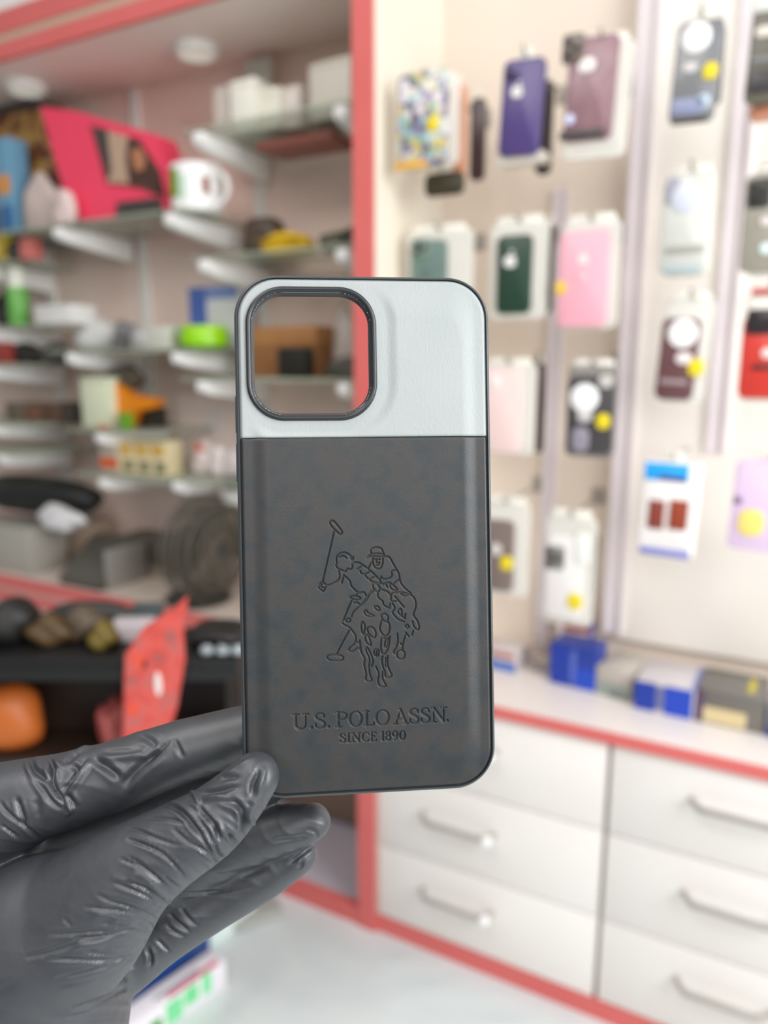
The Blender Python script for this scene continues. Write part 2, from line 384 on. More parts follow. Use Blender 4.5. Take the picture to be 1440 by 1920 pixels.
# pink gift box with pictures
s0, s1, z0, z1 = span(80, 200, 310, 410, 0.12)
r = thing('gift_box', 'bright pink box with a photo of a face on its front', 'box', XF(s0, 0.10, G2 + 0.001))
w = s1 - s0; h = z1 - z0
def u(px, py):
    s, z = hit(px, py, 0.10); return (s - s0, z - G2 - 0.001)
b = BM(); prism(b, [u(135, 412), u(75, 200), u(140, 208), u(290, 252), u(318, 330), u(312, 408)], 0.0, 0.06); obj('body', b, mat((250, 72, 104), 0.5), r, smooth=0)
b = BM(); prism(b, [u(172, 236), u(262, 262), u(300, 320), u(312, 372), u(262, 352), u(202, 344)], -0.003, 0.002)
obj('photo_print', b, mottled([(66, 44, 36), (92, 62, 50)], 20, 0.4, detail=1), r, smooth=0)
for P_, c, nm in (([u(172, 236), u(204, 244), u(212, 330), u(198, 312)], (74, 66, 62), 'photo_dark_edge'), ([u(204, 246), u(242, 256), u(238, 300), u(244, 346), u(204, 342), u(212, 320)], (190, 160, 136), 'photo_wall'),
                  ([u(248 + 0, 290), u(256, 278), u(268, 280), u(276, 300), u(270, 322), u(256, 320)], (186, 124, 92), 'photo_face')):
    b = BM(); prism(b, P_, -0.0045, 0.0); obj(nm, b, mat(c, 0.5), r, smooth=0)
b = BM(); prism(b, [u(218, 412), u(222, 380), u(300, 370), u(314, 408)], -0.004, 0.002); obj('dark_band', b, mat((70, 64, 62), 0.5), r, smooth=0)
# mug
s0, s1, z0, z1 = span(322, 318, 430, 398, 0.12)
r = thing('mug', 'white mug with green and brown print beside the pink box', 'mug', XF((s0 * 0.52 + s1 * 0.48), 0.115, G2))
mr_ = (s1 - s0) * 0.34; mh = 0.088
b = BM(); lathe(b, [(mr_ * 0.9, 0), (mr_, 0.005), (mr_, mh), (mr_ - 0.004, mh), (mr_ - 0.004, 0.008), (0.001, 0.008)], 32); obj('cup', b, PUREWHITE, r)
b = BM(); tube(b, [(mr_ * 0.97 + 0.030 * math.sin(t) * 1.0, 0, mh / 2 + 0.03 * math.cos(t)) for t in np.linspace(0.15, PI - 0.15, 10)], 0.005, 8); obj('handle', b, PUREWHITE, r)
for a0, a1, z0_, z1_, c, nm in ((225, 268, 0.025, 0.078, (130, 168, 50), 'green_print'), (270, 288, 0.02, 0.065, (200, 226, 205), 'mint_print'), (322, 340, 0.03, 0.062, (150, 100, 76), 'brown_print')):
    b = BM(); q = mr_ + 0.0006; ring = []
    for i in range(7):
        a = R(a0 + (a1 - a0) * i / 6); ring.append((b.verts.new((q * math.cos(a), q * math.sin(a), z0_)), b.verts.new((q * math.cos(a), q * math.sin(a), z1_))))
    for p0, p1 in zip(ring, ring[1:]): b.faces.new((p0[0], p1[0], p1[1], p0[1]))
    obj(nm, b, mat(c, 0.4), r)
# framed picture and oddments at far left of the long shelf
s0, s1, z0, z1 = span(-60, 205, 92, 335, 0.14)
r = thing('picture_frame', 'brown and yellow picture leaning left of the pink box', 'picture', XF((s0 + s1) / 2, 0.16, G2 + 0.004, 0, R(3)))
w, h = s1 - s0, z1 - G2
b = BM(); box(b, -w / 2, w / 2, 0, 0.012, 0, h); obj('frame', b, mat((88, 58, 42), 0.5), r)
b = BM(); box(b, -w / 2 + 0.008, w / 2 - 0.008, -0.002, 0.002, 0.03, h - 0.008); obj('picture', b, mottled([(90, 48, 30), (150, 96, 54), (188, 150, 76), (110, 60, 40)], 14, 0.4, detail=1, contrast=(0.35, 0.65)), r)
carton((-12, 258, 18, 358), 0.09, G2, 0.05, (110, 160, 190), 'blue packet with orange disc at far left of the long shelf', name='packet', cat='packet', faces=[(0.2, 0.9, 0.42, 0.62, (226, 150, 60), 'disc'), (0.1, 0.95, 0.05, 0.3, (60, 110, 160), 'blue_band')])
lump((28, 326, 88, 355), 0.09, G2, 0.04, (205, 188, 180), 'crumpled pale wrapper in front of the brown picture', 'wrapper', 'wrapper', 3)
carton((-20, 175, 70, 203), 0.19, G2, 0.05, (98, 92, 90), 'grey box stacked at the top above the brown picture', name='box')
lump((92, 348, 126, 372), 0.055, G2, 0.035, (226, 204, 200), 'small pale pouch at the foot of the pink box', 'pouch', 'pouch', 4)
# short upper shelf, far left
carton((-15, 436, 16, 452), 0.10, G3, 0.05, (214, 180, 20), 'small yellow box on the short shelf at far left')
lump((0, 448, 32, 466), 0.07, G3, 0.05, (46, 42, 36), 'black pouch in front of the small yellow box', 'pouch', 'pouch', 5)
carton((34, 446, 52, 468), 0.08, G3, 0.04, (212, 120, 112), 'tiny red box right of the black pouch, far left')
# yellow pouch shelf
def zipper(r, w, d, h):
    b = BM(); box(b, -w * 0.4, w * 0.4, -d / 2 - 0.001, -d / 2 + 0.004, h * 0.55, h * 0.62); obj('zip', b, mat((170, 130, 10), 0.5), r)
lump((470, 428, 568, 468), 0.10, G4, 0.07, (232, 186, 12), 'bright yellow pouch on the shelf above the held case', 'pouch', 'pouch', 6, extra=zipper)
lump((436, 398, 520, 436), 0.16, G4 + 0.0, 0.06, (84, 70, 58), 'dark brown bag behind the yellow pouch', 'bag', 'bag', 7)
lump((584, 428, 640, 462), 0.11, G4, 0.06, (98, 96, 78), 'olive grey pouch between yellow pouch and dark one', 'pouch', 'pouch', 8)
lump((628, 418, 676, 458), 0.10, G4, 0.07, (52, 52, 44), 'nearly black pouch beside the red upright', 'pouch', 'pouch', 9)
# green bottle
s0, s1, z0, z1 = span(12, 500, 40, 604, 0.10)
r = thing('bottle', 'slim green bottle with a white cap on the left shelves', 'bottle', XF((s0 + s1) / 2, 0.11, G5)); q = (s1 - s0) * 0.45; h = z1 - G5
b = BM(); lathe(b, [(q * 0.9, 0), (q, 0.004), (q, h * 0.62), (q * 0.85, h * 0.66), (0.001, h * 0.66)], 24); obj('body', b, mat((110, 178, 84), 0.35), r)
b = BM(); lathe(b, [(q * 0.8, h * 0.66), (q * 0.8, h * 0.95), (q * 0.6, h), (0.001, h)], 24); obj('cap', b, mat((236, 238, 224), 0.4), r)
lump((-25, 548, 12, 604), 0.12, G5, 0.06, (40, 40, 38), 'black pouch left of the green bottle', 'pouch', 'pouch', 31)
carton((64, 572, 134, 604), 0.08, G5, 0.07, (232, 230, 226), 'small white carton right of the green bottle', faces=[(0.1, 0.9, 0.75, 0.82, (205, 202, 198), 'lid_seam')])
lump((-5, 644, 46, 668), 0.09, G7, 0.08, (36, 33, 30), 'black case lying on the shelf under the green bottle', 'tool_case', 'case', 10)
lump((56, 642, 102, 668), 0.10, G7, 0.08, (58, 54, 48), 'charcoal pouch right of the black case on the left shelf', 'pouch', 'pouch', 11)
carton((-12, 642, 6, 666), 0.06, G7, 0.03, (150, 60, 50), 'dark red box at the left end beside the black case')
# long paper shelf
sA, sB, _, _ = span(218, 600, 352, 604, 0.12)
for k in range(4):
    r = thing('folder', ['topmost pale blue folder of the stack beside the lime jar', 'second folder from the top of the pale stack', 'third folder from the top of the pale stack', 'bottom folder of the pale stack beside the lime jar'][k], 'folder',
              XF((sA + sB) / 2 + 0.004 * (k % 2), 0.125, G6 + 0.0005 + 0.0115 * (3 - k), R((3, -2, 1, 0)[k])), 'pale folders on the paper shelf')
    b = BM(); box(b, -(sB - sA) / 2, (sB - sA) / 2, 0, 0.10, 0, 0.011, 0.002); obj('cover', b, mat([(226, 236, 238), (214, 224, 226), (232, 236, 234), (206, 210, 206)][k], 0.5), r)
    b = BM(); box(b, -(sB - sA) / 2 + 0.003, (sB - sA) / 2 - 0.003, -0.001, 0.002, 0.003, 0.008); obj('pages', b, mat((240, 240, 236), 0.7), r)
lump((120, 598, 198, 640), 0.10, G6 + 0.002, 0.08, (218, 218, 214), 'white crumpled plastic packet at left of the paper shelf', 'packet', 'packet', 12)
lump((198, 598, 242, 650), 0.08, G6, 0.06, (120, 118, 118), 'grey coiled cable on the paper shelf', 'cable_coil', 'cable', 13)
carton((268, 612, 316, 648), 0.07, G6, 0.03, (206, 206, 194), 'short pale box in front of the folder stack')
lump((236, 612, 268, 650), 0.06, G6, 0.03, (176, 174, 172), 'light grey adapter before the folder stack', 'adapter', 'adapter', 14)
s0, s1, z0, z1 = span(332, 610, 410, 650, 0.09)
r = thing('jar', 'lime green round jar on the paper shelf', 'jar', XF((s0 + s1) / 2, 0.11, G6)); q = (s1 - s0) * 0.46; h = z1 - G6
b = BM(); lathe(b, [(q * 0.75, 0), (q * 0.98, h * 0.2), (q, h * 0.5), (q * 0.92, h * 0.72), (0.001, h * 0.72)], 28); obj('body', b, mat((150, 216, 16), 0.3), r)
b = BM(); lathe(b, [(q * 0.95, h * 0.72), (q * 0.95, h * 0.92), (q * 0.85, h), (0.001, h)], 28); obj('lid', b, mat((170, 226, 40), 0.3), r)
carton((356, 538, 446, 640), 0.165, G6, 0.045, (206, 206, 206), 'blue and white upright box behind the lime jar', faces=[(0, 0.36, 0.0, 1.0, (74, 100, 168), 'blue_panel'), (0.36, 1.0, 0.8, 1.0, (120, 138, 190), 'blue_strip'), (0.38, 0.6, 0.1, 0.34, (70, 110, 180), 'blue_patch')])
# shelf seen through the camera opening
s0, s1, z0, z1 = span(470, 612, 592, 690, 0.11)
r = thing('carton', 'open brown cardboard carton seen through the camera opening', 'box', XF((s0 + s1) / 2, 0.11, G8)); w = s1 - s0; h = z1 - G8
CB = mottled([(140, 92, 52), (160, 110, 66)], 20, 0.7)
b = BM(); box(b, -w / 2, w / 2, 0, 0.06, 0.0005, h * 0.62, 0.001); obj('body', b, CB, r)
b = BM(); box(b, -w / 2 - 0.002, w / 2 + 0.002, -0.002, 0.062, h * 0.62, h, 0.001); obj('lid', b, mottled([(166, 114, 66), (176, 124, 74)], 20, 0.7), r)
carton((520, 652, 572, 690), 0.07, G8, 0.03, (34, 32, 24), 'small black box before the brown carton')
lump((606, 575, 664, 640), 0.17, G8 + 0.0, 0.06, (198, 186, 178), 'pale crumpled bag behind the carton by the red upright', 'bag', 'bag', 15)
lump((600, 668, 668, 692), 0.10, G8, 0.06, (88, 86, 78), 'grey cable bundle on the shelf by the red upright', 'cable_coil', 'cable', 16)
# lower left
for k, (a, c) in enumerate(((10, (104, 92, 78)), (48, (122, 86, 66)), (78, (92, 66, 52)), (104, (64, 58, 52)))):
    carton((a, 756 + k % 2 * 5, a + 30, 788), 0.10 + 0.01 * (k % 2), G9, 0.07, c, ['olive brown box, first of the dark row at far left', 'reddish brown box, second of the dark row', 'deep brown box, third of the dark row', 'blackish box, last of the dark row'][k], group='row of dark boxes')
carton((152, 708, 206, 796), 0.09, G10, 0.07, (226, 230, 200), 'cream white upright box on the small shelf', faces=[(0.08, 0.92, 0.9, 0.94, (204, 206, 178), 'lid_seam'), (0.5, 0.95, 0.0, 0.06, (220, 130, 100), 'red_mark')])
s0, s1, z0, z1 = span(212, 700, 286, 795, 0.10)
r = thing('packet', 'orange folded packet beside the cream white box', 'packet', XF((s0 + s1) / 2, 0.11, G10)); w = s1 - s0; h = z1 - G10
b = BM(); prism(b, [(-w / 2, 0.03), (-w / 2, h * 0.85), (-w * 0.25, h * 0.62), (w / 2, h * 0.55), (w * 0.42, h * 0.4), (-w * 0.1, h * 0.3), (-w * 0.3, 0.0)], 0, 0.03); obj('wrap', b, mat((240, 140, 12), 0.4), r, smooth=0)
carton((240, 765, 284, 796), 0.145, G10, 0.05, (50, 46, 38), 'black box under the orange packet')
carton((222, 774, 238, 796), 0.07, G10, 0.02, (110, 160, 40), 'tiny green box at the foot of the orange packet')
lump((190, 682, 250, 706), 0.12, G6 - 0.09, 0.05, (88, 78, 66), 'brown pouch hung under the paper shelf', 'pouch_hanging', 'pouch', 17)
for k, a in enumerate((222, 252, 282)):
    carton((a, 826 + k, a + 30, 880), 0.09, G12, 0.05, (226, 210, 168), ['first cream box with a gold stripe, below the cream white box', 'middle cream box with a gold stripe', 'last cream box with a gold stripe, nearest the pinkish sheet'][k], group='cream and gold boxes',
           faces=[(0.1, 0.85, 0.6, 0.85, (226, 176, 70), 'gold_stripe'), (0.3, 0.9, 0.1, 0.4, (130, 126, 96), 'dark_print')])
carton((188, 836, 220, 890), 0.08, G12, 0.05, (190, 178, 160), 'small box with an orange-red lower half, lowest shelf', faces=[(0, 1, 0.18, 0.55, (222, 92, 40), 'orange_panel')])
# pinkish sheet and packets to its right
s0, s1, z0, z1 = span(316, 742, 442, 868, 0.22)
r = thing('poster_sheet', 'pale pink card sheet mounted on the wall left of the held case', 'sheet', XF((s0 + s1) / 2, 0.2505, z0))
b = BM(); box(b, -(s1 - s0) / 2, (s1 - s0) / 2, 0, 0.003, 0, z1 - z0); obj('sheet', b, mat((246, 226, 216), 0.5), r)
b = BM(); box(b, -(s1 - s0) * 0.1, (s1 - s0) * 0.2, -0.001, 0.002, (z1 - z0) * 0.4, (z1 - z0) * 0.8); obj('print_mount', b, mat((238, 226, 224), 0.5), r)
G13 = glass_shelf(hit(390, 893, 0.1)[1], -0.515, -0.30, (-0.495,), 'small glass shelf with white packets beside the fan')
for k, (a, c) in enumerate(((352, (222, 206, 200)), (382, (226, 214, 210)), (410, (214, 200, 200)))):
    lump((a, 830 + k * 6, a + 36, 892), 0.11, G13, 0.05, c, ['pinkish white packet with a red corner above the fan', 'crumpled white packet in the middle above the fan', 'greyish packet nearest the held case above the fan'][k], 'packet', 'packet', 20 + k,
         extra=(lambda r, w, d, h: obj('red_corner', box(BM(), -w * 0.2, w * 0.3, -d / 2, -d / 2 + 0.004, h * 0.75, h * 0.95), mat((214, 120, 100), 0.5), r)) if k == 0 else None)
# things on the left counter
LC = 0.5752
lump((-70, 898, 140, 962), 0.06, hit(40, 958, 0.10)[1], 0.14, (22, 22, 22), 'big black bag heaped on the left counter', 'bag', 'bag', 24, 0.06)
carton((-80, 985, 52, 1068), 0.03, LC, 0.115, (168, 164, 154), 'large grey equipment box under the black bag', faces=[(0.05, 0.6, 0.7, 0.9, (150, 146, 138), 'vent_panel')])
lump((60, 952, 135, 992), 0.035, hit(95, 990, 0.06)[1], 0.05, (224, 222, 222), 'white crumpled bag on the grey equipment box', 'bag', 'bag', 25)
carton((92, 978, 170, 1062), 0.165, LC, 0.08, (188, 166, 146), 'tan carton right of the grey equipment box', faces=[(0.1, 0.6, 0.2, 0.8, (200, 182, 164), 'label')])
s0, s1, z0, z1 = span(100, 985, 200, 1085, 0.03)
r = thing('machine', 'dark grey slanted card machine on the left counter', 'machine', XF((s0 + s1) / 2 + 0.012, 0.012, LC + 0.0005)); w = (s1 - s0) * 0.75
b = BM()
pts = [(0, 0), (0, 0.02), (0.10, 0.095), (0.14, 0.095), (0.14, 0)]
a = [b.verts.new((-w / 2, p[0], p[1])) for p in pts]; c = [b.verts.new((w / 2, p[0], p[1])) for p in pts]
for i in range(5): b.faces.new((a[i], a[(i + 1) % 5], c[(i + 1) % 5], c[i]))
b.faces.new(a); b.faces.new(c[::-1]); bmesh.ops.bevel(b, geom=list(b.edges), offset=0.003, segments=2, affect='EDGES'); obj('body', b, mat((88, 84, 76), 0.5), r)
b = BM(); box(b, w / 2 - 0.003, w / 2 + 0.004, 0.02, 0.14, 0.0, 0.09, 0.001); obj('side_plate', b, mat((160, 158, 152), 0.4, 0.3), r)
carton((226, 1010, 318, 1058), 0.165, LC, 0.08, (92, 88, 78), 'long dark grey device left of the fan', name='device', cat='device', faces=[(0.02, 0.98, 0.0, 0.25, (150, 140, 126), 'base_strip'), (0.05, 0.5, 0.4, 0.85, (74, 72, 64), 'dark_panel')])
lump((382, 895, 404, 922), 0.16, hit(393, 922, 0.18)[1], 0.03, (236, 232, 226), 'white knob-shaped cap above the fan', 'cap_hanging', 'cap', 26, 0.03)
carton((418, 892, 448, 918), 0.12, hit(430, 918, 0.12)[1], 0.04, (30, 28, 26), 'black box behind the held case, above the fan')
carton((412, 920, 446, 944), 0.11, hit(430, 944, 0.12)[1], 0.05, (236, 234, 230), 'white box under the black box, above the fan')
# fan
fx, fz = hit(372, 1035, 0.05)
r = thing('table_fan', 'grey table fan with a round wire cage on the left counter', 'fan', Matrix.Translation(W(fx, 0.075, LC)) @ Matrix.Rotation(TH + R(88), 4, 'Z'))
FANM = mat((92, 87, 76), 0.5, 0.0); cz = fz - LC; Rf = 0.112; cz = max(cz, Rf + 0.008)
b = BM()
for q, y in ((Rf, 0), (Rf * 0.98, -0.02), (Rf * 0.8, -0.034), (Rf * 0.55, -0.042), (Rf * 0.3, -0.045), (Rf * 0.98, 0.02), (Rf * 0.7, 0.036)): torus(b, q, 0.0024, (0, y, cz), 'y', 48, 5)
for i in range(60):
    a = 2 * PI * i / 60; ca, sa = math.cos(a), math.sin(a)
    tube(b, [(ca * q, y, cz + sa * q) for q, y in ((0.02, -0.046), (Rf * 0.55, -0.042), (Rf * 0.8, -0.034), (Rf * 0.98, -0.02), (Rf, 0), (Rf * 0.98, 0.02), (Rf * 0.7, 0.036), (0.03, 0.044))], 0.0013, 4)
obj('cage', b, FANM, r)
b = BM(); lathe(b, [(0.001, 0.085), (0.03, 0.08), (0.038, 0.05), (0.034, 0.03), (0.001, 0.026)], 24, 'y', (0, 0, cz)); obj('motor', b, mat((78, 75, 68), 0.4), r)
b = BM(); lathe(b, [(0.001, -0.047), (0.022, -0.046), (0.024, -0.040), (0.001, -0.038)], 24, 'y', (0, 0, cz)); obj('cage_badge', b, mat((60, 60, 60), 0.4), r)
for i in range(4):
    b = BM(); a0 = 2 * PI * i / 4; rows = []
    for j in range(7):
        q = 0.018 + (Rf * 0.86 - 0.018) * j / 6; wd = 0.35 + 0.2 * math.sin(PI * j / 6)
        rows.append([b.verts.new((q * math.cos(a0 + k * wd), -0.012 + 0.016 * k, cz + q * math.sin(a0 + k * wd))) for k in (-1, -0.5, 0, 0.5, 1)])
    for p0, p1 in zip(rows, rows[1:]):
        for k in range(4): b.faces.new((p0[k], p0[k + 1], p1[k + 1], p1[k]))
    bmesh.ops.solidify(b, geom=list(b.faces), thickness=0.0015)
    obj('blade', b, mat((112, 107, 96), 0.4), r)
b = BM(); tube(b, [(0, 0.06, cz - 0.03), (0, 0.07, cz - 0.08), (0, 0.05, 0.03), (0, 0.03, 0.022)], [0.012, 0.014, 0.016, 0.018], 12); obj('stand', b, mat((92, 88, 80), 0.4), r)
b = BM(); lathe(b, [(0.07, 0), (0.072, 0.006), (0.06, 0.016), (0.02, 0.022), (0.001, 0.022)], 32, 'z', (0, 0.03, 0)); obj('base', b, mat((58, 55, 50), 0.4), r)

# ------------------------------------------------------------------ dark workbench at the left, nearer to the camera
BY, BZ = 0.93, 0.70
bx0, bx1 = -0.80, -0.19
r = thing('workbench', 'dark wooden workbench with a black top at the left', 'workbench', Matrix.Translation((bx0, BY, 0)))
bw = bx1 - bx0
DW = mottled([(28, 19, 14), (44, 29, 20), (54, 36, 24)], 5, 0.5, stretch=(0.6, 3, 3))
b = BM(); box(b, 0, bw, 0, 0.13, BZ - 0.03, BZ, 0.003); obj('top', b, mat((18, 18, 18), 0.45), r)
b = BM(); box(b, 0.0, bw, 0.108, 0.126, 0.42, BZ - 0.031); obj('back_panel', b, DW, r)
for x in (0, bw - 0.02):
    b = BM(); box(b, x, x + 0.02, 0.01, 0.108, 0.42, BZ - 0.031); obj('side_panel', b, DW, r)
b = BM(); box(b, 0.021, bw - 0.021, 0.02, 0.107, 0.42, 0.435); obj('inner_shelf', b, DW, r)
b = BM(); box(b, 0.021, bw - 0.021, 0.02, 0.107, 0.535, 0.55); obj('inner_shelf', b, DW, r)
for y in (0.03, 0.1):
    b = BM(); tube(b, [(0.03, y, 0), (0.03, y, 0.42)], 0.018, 12); obj('leg', b, mat((30, 30, 30), 0.4), r)
def on_bench(px, zb, y, color, label, name, cat, seed, dy=0.05, amp=0.12, kind='lump', rough=0.5):
    x0, y0, x1, y1 = px
    d = y / cF.y
    def P(x, yy):
        q = ray(x, yy); return CAM + q * (y / q.y)
    a, c, t = P(x0, (y0 + y1) / 2), P(x1, (y0 + y1) / 2), P((x0 + x1) / 2, y0)
    w = c.x - a.x; h = max(t.z - zb, 0.012)
    r = thing(name, label, cat, Matrix.Translation(((a.x + c.x) / 2, y, zb + 0.001)))
    b = BM()
    if kind == 'lump': b = blob(b, w / 2, dy / 2, h, (0, dy / 2, 0), amp, seed)
    else: box(b, -w / 2, w / 2, 0, dy, 0, h, 0.002)
    obj('body', b, mat(color, rough), r, smooth=80 if kind == 'lump' else 40)
    return r
on_bench((40, 1165, 120, 1232), BZ, 0.97, (84, 64, 36), 'brownish gold pouch on the black bench top', 'pouch', 'pouch', 41)
on_bench((110, 1150, 190, 1232), BZ, 0.985, (92, 78, 64), 'tan pouch in the middle of the bench top', 'pouch', 'pouch', 42)
on_bench((155, 1180, 210, 1230), BZ, 0.955, (110, 92, 34), 'dull yellow pouch on the bench beside the red packet', 'pouch', 'pouch', 43)
on_bench((-60, 1140, 45, 1235), BZ, 0.965, (26, 24, 22), 'black bag at the left end of the bench top', 'bag', 'bag', 44, 0.08)
on_bench((60, 1135, 250, 1200), BZ, 1.015, (46, 42, 38), 'long charcoal bag at the back of the bench top', 'bag', 'bag', 45, 0.04, 0.06)
on_bench((205, 1172, 280, 1215), BZ, 0.99, (205, 196, 200), 'pale lilac white carton behind the red packet', 'box', 'box', 46, 0.035, kind='box')
on_bench((245, 1140, 300, 1172), BZ, 1.03, (66, 78, 78), 'dark teal box behind the red packet', 'box', 'box', 47, 0.025, kind='box')
on_bench((345, 1185, 460, 1330), BZ, 0.965, (30, 28, 26), 'black bag on the bench between red packet and held case', 'bag', 'bag', 48, 0.08, 0.05)
for k, a in enumerate((372, 402, 430)):
    on_bench((a, 1228, a + 26, 1262), BZ, 0.94, (160, 168, 172), ['first shiny pale sachet on the bench, nearest the red packet', 'middle shiny pale sachet on the bench', 'last shiny pale sachet, nearest the held case'][k], 'sachet', 'sachet', 50 + k, 0.02, 0.1)['group'] = 'shiny sachets on the bench'
on_bench((-80, 1304, 56, 1402), 0.55, 0.953, (190, 98, 36), 'orange ball-shaped bag on the inner shelf of the bench', 'bag', 'bag', 53, 0.08, 0.05)
on_bench((168, 1330, 232, 1402), 0.55, 0.955, (176, 84, 80), 'dusky red pouch on the inner shelf of the bench', 'pouch', 'pouch', 54, 0.06)
# red packet hung over the bench edge
def PY(x, yy, y):
    q = ray(x, yy); return CAM + q * (y / q.y)
base = PY(285, 1400, 0.915)
r = thing('snack_packet', 'red printed packet hanging over the front of the black bench', 'packet', Matrix.Translation(base))
def pk(x, y, yy=0.915):
    q = PY(x, y, yy) - base; return (q.x, q.z)
outl = [pk(228, 1420), pk(232, 1230), pk(268, 1178), pk(330, 1138), pk(350, 1120), pk(342, 1190), pk(345, 1240), pk(330, 1330), pk(300, 1420)]
b = BM(); prism(b, outl, 0, 0.010); bmesh.ops.bevel(b, geom=[e for e in b.edges if abs(e.verts[0].co.y - e.verts[1].co.y) < 1e-6], offset=0.003, segments=2, affect='EDGES')
obj('hanging_wrap', b, mottled([(206, 82, 74), (222, 92, 82), (196, 100, 96)], 40, 0.3, detail=2, contrast=(0.4, 0.6)), r, smooth=60)
for (x, y, w, h, c, nm) in ((297, 1282, 7, 26, (240, 226, 222), 'white_print'), (272, 1245, 5, 9, (90, 40, 40), 'dark_print'), (320, 1192, 12, 14, (176, 96, 92), 'round_print'), (300, 1235, 14, 10, (180, 90, 86), 'round_print'), (250, 1275, 11, 12, (180, 96, 92), 'round_print'), (250, 1330, 9, 16, (236, 84, 60), 'orange_print'), (262, 1240, 8, 14, (238, 90, 60), 'orange_print')):
    q = pk(x, y); e = [(q[0] + w * 0.00064 * math.cos(t), q[1] + h * 0.00064 * math.sin(t)) for t in np.linspace(0, 2 * PI, 14)[:-1]]
    b = BM(); prism(b, e, -0.0012, 0.001); obj(nm, b, mat(c, 0.4), r, smooth=0)

# ------------------------------------------------------------------ floor boxes at lower left
def floor_carton(A, B, height, depth, color, label, faces=(), name='box', cat='box', z=0.0):
    """A,B: image points of the near bottom edge (left, right) on the floor"""
    pa = hitz(*A, z)[2]; pb = hitz(*B, z)[2]; d = pb - pa; L = d.length
    mw = Matrix.Translation(pa) @ Matrix.Rotation(math.atan2(d.y, d.x), 4, 'Z')
    r = thing(name, label, cat, mw)
    b = BM(); box(b, 0, L, 0, depth, 0, height, 0.0012); obj('body', b, mat(color, 0.35), r)
    for f in faces:
        u0, u1, v0, v1, c, nm, top = f; b = BM()
        if top: box(b, u0 * L, u1 * L, v0 * depth, v1 * depth, height - 0.0003, height + 0.0008)
        else: box(b, u0 * L, u1 * L, -0.0008, 0.0004, v0 * height, v1 * height)
        obj(nm, b, mat(c, 0.35), r)
    return r
floor_carton((205, 2010), (425, 1848), 0.052, 0.040, (244, 240, 246), 'white carton with bright green print lying on the marble floor',
             [(0.32, 0.42, 0.0, 0.62, (70, 160, 50), 'dark_green_print', False), (0.46, 0.60, 0.1, 0.9, (130, 226, 160), 'green_print', False), (0.62, 0.74, 0.3, 0.95, (120, 224, 150), 'green_print', False), (0.78, 0.86, 0.25, 1.0, (130, 230, 160), 'green_print', False),
              (0.5, 0.95, 0.05, 0.3, (226, 110, 140), 'pink_strip', True), (0.42, 0.8, 0.38, 0.52, (110, 130, 140), 'grey_strip', True)])
floor_carton((165, 1985), (396, 1808), 0.064, 0.030, (32, 66, 130), 'dark blue carton behind the green and white one', [(0.05, 0.95, 0.9, 1.0, (48, 88, 160), 'edge_strip', False)])
floor_carton((380, 1790), (478, 1722), 0.035, 0.035, (232, 246, 242), 'pale mint slab-like box beyond the dark blue carton', [(0.05, 0.95, 0.3, 0.7, (228, 244, 240), 'label', True)])
floor_carton((440, 1752), (530, 1722), 0.02, 0.05, (176, 176, 170), 'low grey box on the floor by the red plinth', [(0.1, 0.4, 0.2, 0.6, (150, 148, 142), 'label', True)])

# ------------------------------------------------------------------ phone cases hanging on the display wall
def apple_mark(bm, c, sz, y):
    """small round bitten fruit mark with a leaf, as printed on the cases"""
    P = []
    for i in range(28):
        a = 2 * PI * i / 28; q = 1.0 + 0.08 * math.cos(2 * a) - 0.12 * max(0, math.sin(a)) ** 8 - 0.10 * max(0, -math.sin(a)) ** 8
        x, z = q * math.cos(a) * 0.9, q * math.sin(a)
        if x > 0.35: x = min(x, 0.55 + 1.1 * abs(z - 0.1)) if abs(z - 0.1) < 0.4 else x
        P.append((c[0] + x * sz, c[1] + z * sz))
    prism(bm, P, y - 0.0006, y + 0.0002)
    L = [(c[0] + (0.05 + 0.35 * t + 0.25 * math.sin(PI * t) * k) * sz, c[1] + (1.05 + 0.5 * t - 0.1 * math.sin(PI * t) * k) * sz) for k, ts in ((1, (0, .25, .5, .75, 1)), (-1, (.75, .5, .25))) for t in ts]
    prism(bm, L, y - 0.0006, y + 0.0002)
def hook(s, n, z, label):
    r = thing('display_hook', label, 'hook', XF(s, NW, z))
    L = NW - n + 0.01
    b = BM(); tube(b, [(0, -0.003, 0), (0, -L + 0.012, 0), (0, -L + 0.003, 0.003), (0, -L, 0.010)], 0.0022, 8); obj('hanging_wire', b, HOOKM, r)
    b = BM(); box(b, -0.012, 0.012, -0.004, 0, -0.012, 0.018, 0.001); obj('wall_plate', b, HOOKM, r)
